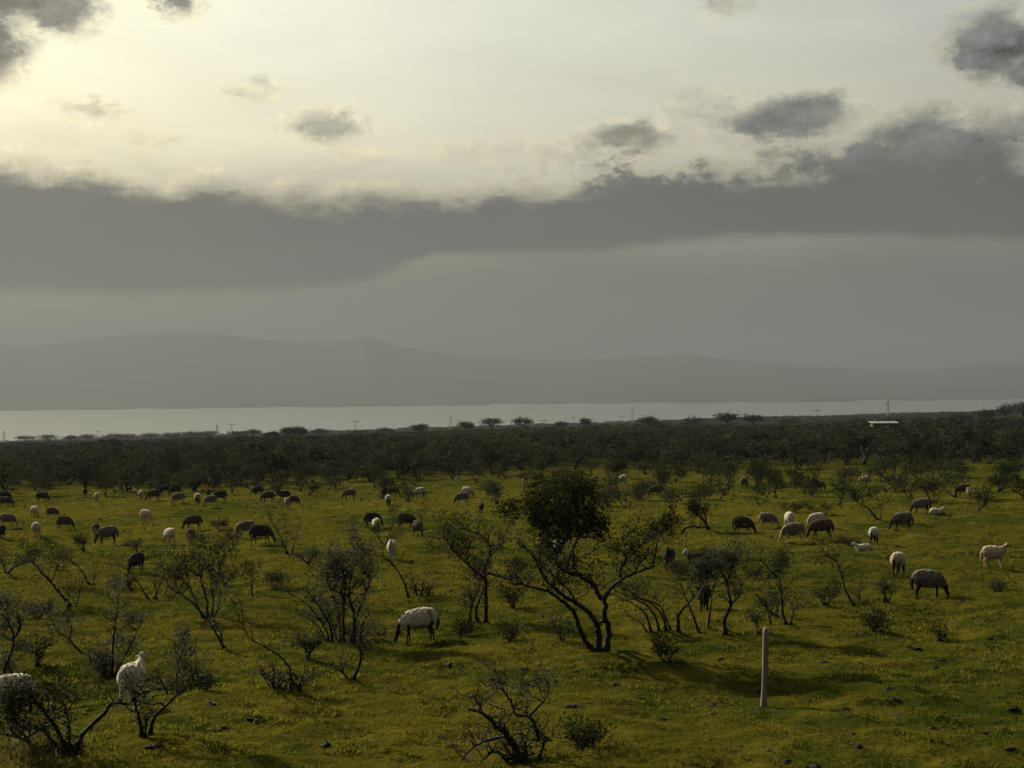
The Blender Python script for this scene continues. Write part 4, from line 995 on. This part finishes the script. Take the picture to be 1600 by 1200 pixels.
# base pixel, heading (degrees: 0 faces right, 90 away, 180 left, 270 to the camera), pose, fleece, face, size, label
FLOCK = [
 (655, 1004, 192, 'graze', 'patch', 'black', 1.06, 'nearest grazing sheep, white with brown patches and black head, facing left'),
 (207, 1104, 68, 'stand', 'white', 'white', 1.05, 'white sheep seen from behind between bare shrubs in the left foreground'),
 (14, 1128, 172, 'graze', 'white', 'tan', 1.1, 'white-backed sheep cut off at the lower left edge behind dark branches'),
 (1450, 936, 20, 'graze', 'grey', 'black', 1.08, 'large grey-brown sheep nearest on the right, above the wooden post'),
 (1404, 900, 70, 'graze', 'cream', 'black', 1.0, 'cream sheep seen from behind, left of the large grey-brown one'),
 (1553, 887, 15, 'stand', 'cream', 'tan', .95, 'cream sheep standing with raised head near the right edge'),
 (1366, 852, 75, 'graze', 'white', 'black', .95, 'white sheep with dark hindquarters beside a lying white one'),
 (1349, 861, 190, 'lie', 'white', 'white', .75, 'small white sheep lying left of the white sheep seen from behind'),
 (1410, 829, 195, 'graze', 'grey', 'black', 1.05, 'dark sheep with a bright back grazing left, right-hand flock'),
 (1440, 803, 188, 'graze', 'grey', 'black', 1.0, 'dark sheep with a pale back behind the bright-backed one, right-hand flock'),
 (1463, 803, 10, 'lie', 'white', 'white', .75, 'small white sheep lying on the far grass at right'),
 (1284, 842, 182, 'graze', 'brown', 'black', 1.08, 'dark brown sheep grazing left with legs in clear view, centre of right-hand flock'),
 (1277, 824, 185, 'graze', 'white', 'white', .85, 'white sheep half hidden behind the dark brown grazing one'),
 (1240, 848, 192, 'graze', 'grey', 'tan', 1.05, 'grey sheep grazing left next to the dark brown one'),
 (1233, 824, 110, 'graze', 'white', 'white', .9, 'upright-looking white sheep seen end-on behind the grey grazing one'),
 (1200, 826, 350, 'graze', 'grey', 'tan', .95, 'light grey sheep grazing to the right, left end of the right-hand flock'),
 (1161, 836, 345, 'graze', 'black', 'black', 1.05, 'black sheep grazing to the right, leftmost of the right-hand flock'),
 (1506, 776, 185, 'graze', 'brown', 'black', .95, 'dark sheep at the far right near the edge of the thicket'),
 (1514, 777, 100, 'graze', 'white', 'white', .8, 'little white sheep beside the dark one at the far right'),
 (1278, 768, 10, 'graze', 'grey', 'black', .95, 'pale-backed sheep by the thicket above the right-hand flock'),
 (1352, 760, 200, 'graze', 'cream', 'tan', .95, 'tan sheep half hidden by bushes on the right'),
 (1382, 758, 80, 'graze', 'white', 'white', .9, 'white sheep seen end-on among the right-hand bushes'),
 (1404, 757, 85, 'graze', 'cream', 'white', .85, 'cream sheep just right of the end-on white one in the bushes'),
 (1046, 892, 262, 'stand', 'black', 'black', 1.0, 'black sheep standing front-on behind the shrubs right of the tall tree'),
 (1092, 898, 200, 'stand', 'black', 'white', 1.0, 'black sheep with a white face patch behind the shrub with crossed stems'),
 (1101, 955, 88, 'graze', 'black', 'black', .95, 'small black sheep seen from behind among thin stems left of the post'),
 (873, 872, 255, 'stand', 'white', 'white', .85, 'pale sheep glimpsed through the branches under the dark crown'),
 (612, 874, 265, 'stand', 'white', 'white', .95, 'bright white sheep facing the camera right of the silver-leaved shrub'),
 (588, 834, 100, 'graze', 'white', 'black', .95, 'bright white rump beside a dark sheep behind the silver-leaved shrub'),
 (582, 824, 10, 'graze', 'black', 'black', .95, 'dark sheep behind the bright white rump above the silver-leaved shrub'),
 (635, 827, 355, 'graze', 'black', 'black', 1.0, 'black sheep broadside left of the leaning trees'),
 (653, 838, 290, 'graze', 'brown', 'black', .95, 'dark sheep end-on just right of the black broadside one'),
 (408, 850, 350, 'graze', 'black', 'black', 1.1, 'black sheep partly behind twigs, right of the grey grazing pair'),
 (384, 840, 195, 'graze', 'grey', 'tan', 1.05, 'grey sheep with bright back grazing left beside a black one'),
 (213, 896, 235, 'graze', 'black', 'black', 1.0, 'black sheep with head down among the left-hand shrubs'),
 (298, 852, 80, 'graze', 'brown', 'tan', 1.0, 'dark sheep with a bright rim seen from behind, left-hand flock'),
 (265, 850, 120, 'graze', 'white', 'tan', .95, 'white sheep turned away behind the widest grey-green shrub'),
 (302, 828, 180, 'graze', 'brown', 'black', 1.0, 'reddish brown sheep half hidden by the widest shrub'),
 (168, 850, 193, 'graze', 'grey', 'black', 1.08, 'large dark grey sheep grazing left, middle of the left-hand flock'),
 (150, 840, 85, 'graze', 'brown', 'tan', .95, 'brown sheep seen from behind above the large dark grey one'),
 (101, 828, 335, 'graze', 'brown', 'black', 1.0, 'dark brown sheep grazing right near the left edge'),
 (57, 838, 70, 'graze', 'white', 'tan', .95, 'white sheep seen from behind near the left edge'),
 (12, 824, 350, 'graze', 'grey', 'tan', 1.0, 'grey sheep facing right at the left edge'),
 (2, 842, 100, 'graze', 'black', 'black', .95, 'black sheep cut off by the left edge'),
 (228, 817, 310, 'graze', 'cream', 'tan', .95, 'cream sheep alone in the open middle of the left meadow'),
 (82, 811, 330, 'graze', 'brown', 'tan', .95, 'brown sheep grazing right above the white rump at left'),
 (54, 808, 300, 'graze', 'cream', 'tan', .9, 'tan sheep end-on left of the brown grazing one'),
 (66, 785, 5, 'graze', 'black', 'black', 1.0, 'black sheep alone on the far grass at left'),
 (9, 792, 345, 'graze', 'brown', 'black', 1.0, 'lower of two dark sheep at the left edge of the far grass'),
 (7, 783, 350, 'graze', 'black', 'black', 1.0, 'upper of two dark sheep at the left edge of the far grass'),
 (133, 777, 270, 'stand', 'black', 'black', .9, 'small black sheep standing end-on on the far left grass'),
 (151, 785, 85, 'graze', 'cream', 'tan', .9, 'cream sheep end-on right of a small black one, far left'),
 (203, 770, 270, 'stand', 'brown', 'black', .75, 'tiny dark lamb at the far edge of the left meadow'),
 (220, 781, 80, 'graze', 'cream', 'tan', .9, 'cream sheep end-on left of a dark grazing one, far grass'),
 (240, 783, 190, 'graze', 'brown', 'black', 1.05, 'dark sheep grazing left, largest of the far left group'),
 (259, 772, 170, 'graze', 'black', 'black', .95, 'left one of two black sheep nose to tail by the thicket'),
 (274, 774, 185, 'graze', 'black', 'black', 1.0, 'right one of two black sheep nose to tail by the thicket'),
 (279, 788, 192, 'graze', 'grey', 'tan', 1.0, 'grey sheep grazing left below two black ones, far grass'),
 (309, 788, 80, 'graze', 'cream', 'black', .95, 'cream sheep end-on left of a dark pair, far grass'),
 (325, 778, 265, 'stand', 'brown', 'black', .85, 'small dark sheep standing end-on behind the dark pair'),
 (329, 792, 200, 'graze', 'grey', 'tan', .95, 'lower sheep of the dark pair on the far left grass'),
 (344, 785, 190, 'graze', 'black', 'black', 1.05, 'black upper sheep of the dark pair on the far left grass'),
 (403, 774, 170, 'graze', 'black', 'black', .95, 'black sheep, farthest of the group left of centre'),
 (419, 785, 185, 'graze', 'brown', 'black', 1.0, 'dark sheep on the left of the group left of centre'),
 (444, 783, 180, 'stand', 'black', 'black', .95, 'black sheep with raised head in the group left of centre'),
 (449, 796, 100, 'graze', 'grey', 'tan', .95, 'grey sheep nearest in the group left of centre'),
 (459, 790, 30, 'graze', 'brown', 'black', .85, 'small dark sheep at the right of the group left of centre'),
 (546, 781, 193, 'graze', 'grey', 'black', 1.0, 'grey sheep grazing alone above the silver-leaved shrub'),
 (608, 762, 170, 'graze', 'black', 'black', .95, 'farthest dark sheep of the cluster above the leaning trees'),
 (600, 779, 250, 'graze', 'black', 'black', .95, 'black front-on sheep in the cluster above the leaning trees'),
 (614, 776, 0, 'graze', 'brown', 'black', .95, 'brown sheep facing right in the cluster above the leaning trees'),
 (607, 791, 80, 'graze', 'white', 'black', .95, 'pale sheep nearest in the cluster above the leaning trees'),
 (656, 778, 180, 'graze', 'patch', 'black', .95, 'white sheep with black front right of the tight cluster'),
 (722, 788, 193, 'graze', 'grey', 'black', 1.0, 'grey sheep grazing left, front one of two left of the dark crown'),
 (730, 777, 330, 'graze', 'white', 'black', .95, 'white sheep behind a grey one left of the dark crown'),
 (752, 801, 280, 'stand', 'black', 'black', .75, 'small black lamb left of the dark crown'),
 (974, 757, 60, 'stand', 'white', 'black', .95, 'white sheep with dark head by the thicket right of the dark crown'),
 (1026, 776, 195, 'graze', 'brown', 'black', 1.0, 'dark sheep grazing left beside the bare fan-shaped shrub'),
 (1032, 746, 10, 'graze', 'grey', 'tan', .9, 'grey sheep far off in the bushes right of the dark crown'),
 (1163, 762, 60, 'graze', 'grey', 'black', .95, 'dark sheep with a pale rim in the bushes right of centre'),
 (819, 758, 80, 'graze', 'white', 'white', .85, 'tiny white sheep at the thicket edge left of the dark crown'),
]
for (u, v, hd, pose, fl, sk, sc, lab) in FLOCK:
    p = gpoint(u, v); a = math.radians(hd) - math.atan2(p[0], p[1])
    b, w = SHEEP[pose]
    e = 0.3; gx = float(ground(p[0] + e, p[1]) - ground(p[0] - e, p[1])) / (2 * e); gy = float(ground(p[0], p[1] + e) - ground(p[0], p[1] - e)) / (2 * e)
    o = add('sheep', b, None, None, (p[0], p[1], p[2] - .012)); o.rotation_euler[2] = a; sc *= 1.05; o.scale = (sc * .88, sc * .98, sc * (1.18 if pose != 'lie' else 1.0))
    o.material_slots[0].link = 'OBJECT'; o.material_slots[0].material = SK[sk]
    tag(o, lab, 'sheep', 'sheep grazing on the meadow')
    c = add('fleece', w, None, o); c.material_slots[0].link = 'OBJECT'; c.material_slots[0].material = FL[fl]

# ------------------------------------------------------------------ clods and dung on the grass
def build_clods():
    protos = []
    for s in range(5):
        r = np.random.default_rng(900 + s); n, m_ = 7, 12
        V = []; ph = r.uniform(0, 6.28, 6)
        for i in range(n):
            el = i / (n - 1) * math.pi / 2
            for j in range(m_):
                a = j / m_ * 2 * math.pi
                k = 1 + .22 * math.sin(2 * a + ph[0]) + .16 * math.sin(3 * a + ph[1] + el * 2) + r.normal(0, .20)
                V.append((math.cos(a) * math.cos(el) * k * .5, math.sin(a) * math.cos(el) * k * .5, math.sin(el) * (.26 + .1 * math.sin(a + ph[2])) + r.normal(0, .06) - .04))
        i, j = np.meshgrid(np.arange(n - 1), np.arange(m_), indexing='ij'); k2 = (j + 1) % m_
        q = np.stack([i * m_ + j, i * m_ + k2, (i + 1) * m_ + k2, (i + 1) * m_ + j], -1).reshape(-1, 4)
        me = fast_mesh('earth_clod', V, None, q, True); me.materials.append(MAT['clod']); protos.append(me)
    spots = [(348, 1138), (702, 1038), (1284, 1012), (1288, 1036), (1343, 1037), (1512, 952), (1520, 966), (1496, 971), (1548, 998), (1544, 1011), (1390, 1076), (1404, 1118), (1460, 1140), (1386, 1094),
             (1325, 1119), (1320, 1108), (1212, 1064), (1287, 1072), (1475, 1192), (1537, 1145), (1560, 1090), (1468, 1030), (1145, 1176), (893, 1104), (1000, 1092), (1100, 1090), (508, 1164), (475, 1124), (565, 1165),
             (655, 1184), (670, 1120), (630, 1045), (428, 957), (508, 924), (704, 924), (848, 964), (1137, 1010), (1075, 912), (1268, 918), (1372, 912), (1490, 870), (1516, 863), (1580, 870), (1567, 820), (1540, 803),
             (1497, 794), (1410, 772), (1440, 857), (1450, 930), (1265, 876), (36, 818), (160, 827), (200, 808), (540, 794), (522, 808), (500, 863), (660, 787), (628, 788), (760, 777), (805, 783), (270, 874), (95, 892),
             (600, 915), (820, 1070), (960, 1070), (1230, 1190), (1270, 1197), (1330, 1160), (1580, 1170), (900, 1050), (1190, 1080), (1250, 1030), (1420, 1010), (1590, 1040), (140, 875), (330, 1100), (380, 1040)]
    for k in range(40):
        v = 770 + 420 * rng.uniform(0, 1) ** .8; spots.append((rng.uniform(0, 1600), v))
    for k, (u, v) in enumerate(spots):
        p = gpoint(u, v); o = add('earth_clod', protos[k % 5], None, None, p)
        s = rng.uniform(.08, .21) * (1 + max(0, p[1] - 40) / 120); o.scale = (s * rng.uniform(1, 1.6), s, s * rng.uniform(.6, 1.1)); o.rotation_euler[2] = rng.uniform(-.6, .6)
        tag(o, 'small dark clod on the ' + ('far' if v < 860 else 'middle' if v < 1000 else 'near') + ' grass, ' + ('left third' if u < 533 else 'middle third' if u < 1067 else 'right third') + ' of the meadow', 'clod', 'dark clods on the grass')
build_clods()

# ------------------------------------------------------------------ grass
def build_grass():
    zones = [(17, 34, 70, 1.0), (34, 55, 34, 1.2), (55, 90, 12, 1.6), (90, 150, 3.4, 2.2)]
    Pts = []; Sc = []
    for (y0, y1, den, sc) in zones:
        w0, w1 = y0 * .42 + 3, y1 * .42 + 3
        n = int(den * (w0 + w1) * (y1 - y0))
        y = y0 + (y1 - y0) * rng.uniform(0, 1, n); x = rng.uniform(-1, 1, n) * (y * .42 + 3)
        # tussocks: keep more where a patchy field is high
        f = np.sin(x * 2.9 + 1.7 * np.sin(y * 1.3)) * np.sin(y * 2.3 + 1.9 * np.sin(x * .9)) + .7 * np.sin(x * .8 + y * .53 + 2 * np.sin(y * .21))
        cr, sr = math.cos(.35), math.sin(.35); f = 1.3 * vnoise((x * cr - y * sr) * .7, x * sr + y * cr, .52, 3) + .6 * vnoise(x, y, 1.7, 6) + .25 * f
        k = rng.uniform(-.9, 1.0, n) < f
        Pts.append(np.stack([x[k], y[k]], 1)); Sc.append(np.full(k.sum(), sc) * np.clip(1 + .35 * f[k], .5, 1.7))
    P = np.concatenate(Pts); sc = np.concatenate(Sc); n = len(P); B = 9
    z = ground(P[:, 0], P[:, 1])
    base = np.repeat(np.stack([P[:, 0], P[:, 1], z], 1), B, 0); s = np.repeat(sc, B)[:, None]
    m_ = n * B
    a = rng.uniform(0, 6.28, m_); r = np.abs(rng.standard_normal(m_)) * .055
    root = base + np.stack([np.cos(a) * r, np.sin(a) * r, np.full(m_, -.01)], 1) * s
    lean = np.stack([np.cos(a), np.sin(a), np.zeros(m_)], 1) * rng.uniform(.2, .9, m_)[:, None] + np.array([.15, -.05, 0])
    h = rng.uniform(.025, .075, m_)[:, None] * s
    tip = root + (lean * .8 + [0, 0, 1]) * h
    pa = a + rng.uniform(-.7, .7, m_) + math.pi / 2
    wv = np.stack([np.cos(pa), np.sin(pa), np.zeros(m_)], 1) * rng.uniform(.006, .012, m_)[:, None] * s
    V = np.stack([root - wv, root + wv, tip], 1).reshape(-1, 3)
    big = .5 + .5 * np.sin(P[:, 0] * .13 + 1.1 * np.sin(P[:, 1] * .11)) * np.sin(P[:, 1] * .17 + 1.3 * np.sin(P[:, 0] * .09))
    tn = np.clip(.12 + big * .40 + rng.uniform(0, .5, n), 0, 1); tn[rng.uniform(0, 1, n) < .15] = 0
    tn = np.repeat(tn, B)
    tn = np.repeat(np.clip(tn + rng.normal(0, .08, m_), 0, 1), 3)
    o = add('grass', fast_mesh('grass', V, np.arange(m_ * 3).reshape(-1, 3), None, False, tn), MAT['grass'], kind='stuff')
    tag(o, 'short grazed yellow-green grass tufts across the meadow', 'grass')
    # tall dry grass in the near left corner
    c = gpoint(35, 1180); m_ = 420
    xy = rng.standard_normal((m_, 2)) * [.55, .8] + c[:2]; z = ground(xy[:, 0], xy[:, 1])
    root = np.stack([xy[:, 0], xy[:, 1], z - .02], 1); h = (.12 + .7 * rng.uniform(0, 1, m_) ** 1.8)[:, None]
    bend = rng.standard_normal((m_, 3)) * .42; bend[:, 2] = 0
    mid = root + (bend * .35 + [0, 0, 1]) * h * .6; tip = root + (bend + [0, 0, .95]) * h
    wv = rng.standard_normal((m_, 3)); wv[:, 2] = 0; wv /= np.linalg.norm(wv, axis=1)[:, None]; wv *= .006
    V = np.stack([root - wv, root + wv, mid + wv * .8, mid - wv * .8, tip], 1).reshape(-1, 3)
    i = np.arange(m_)[:, None] * 5
    o = add('tall_grass', fast_mesh('tall_grass', V, np.concatenate([i + 3, i + 2, i + 4], 1), np.concatenate([i, i + 1, i + 2, i + 3], 1), False, np.repeat(rng.uniform(0, 1, m_), 5)), MAT['dry_grass'], kind='stuff')
    tag(o, 'tall dry grass in the bottom left corner', 'grass')
build_grass()
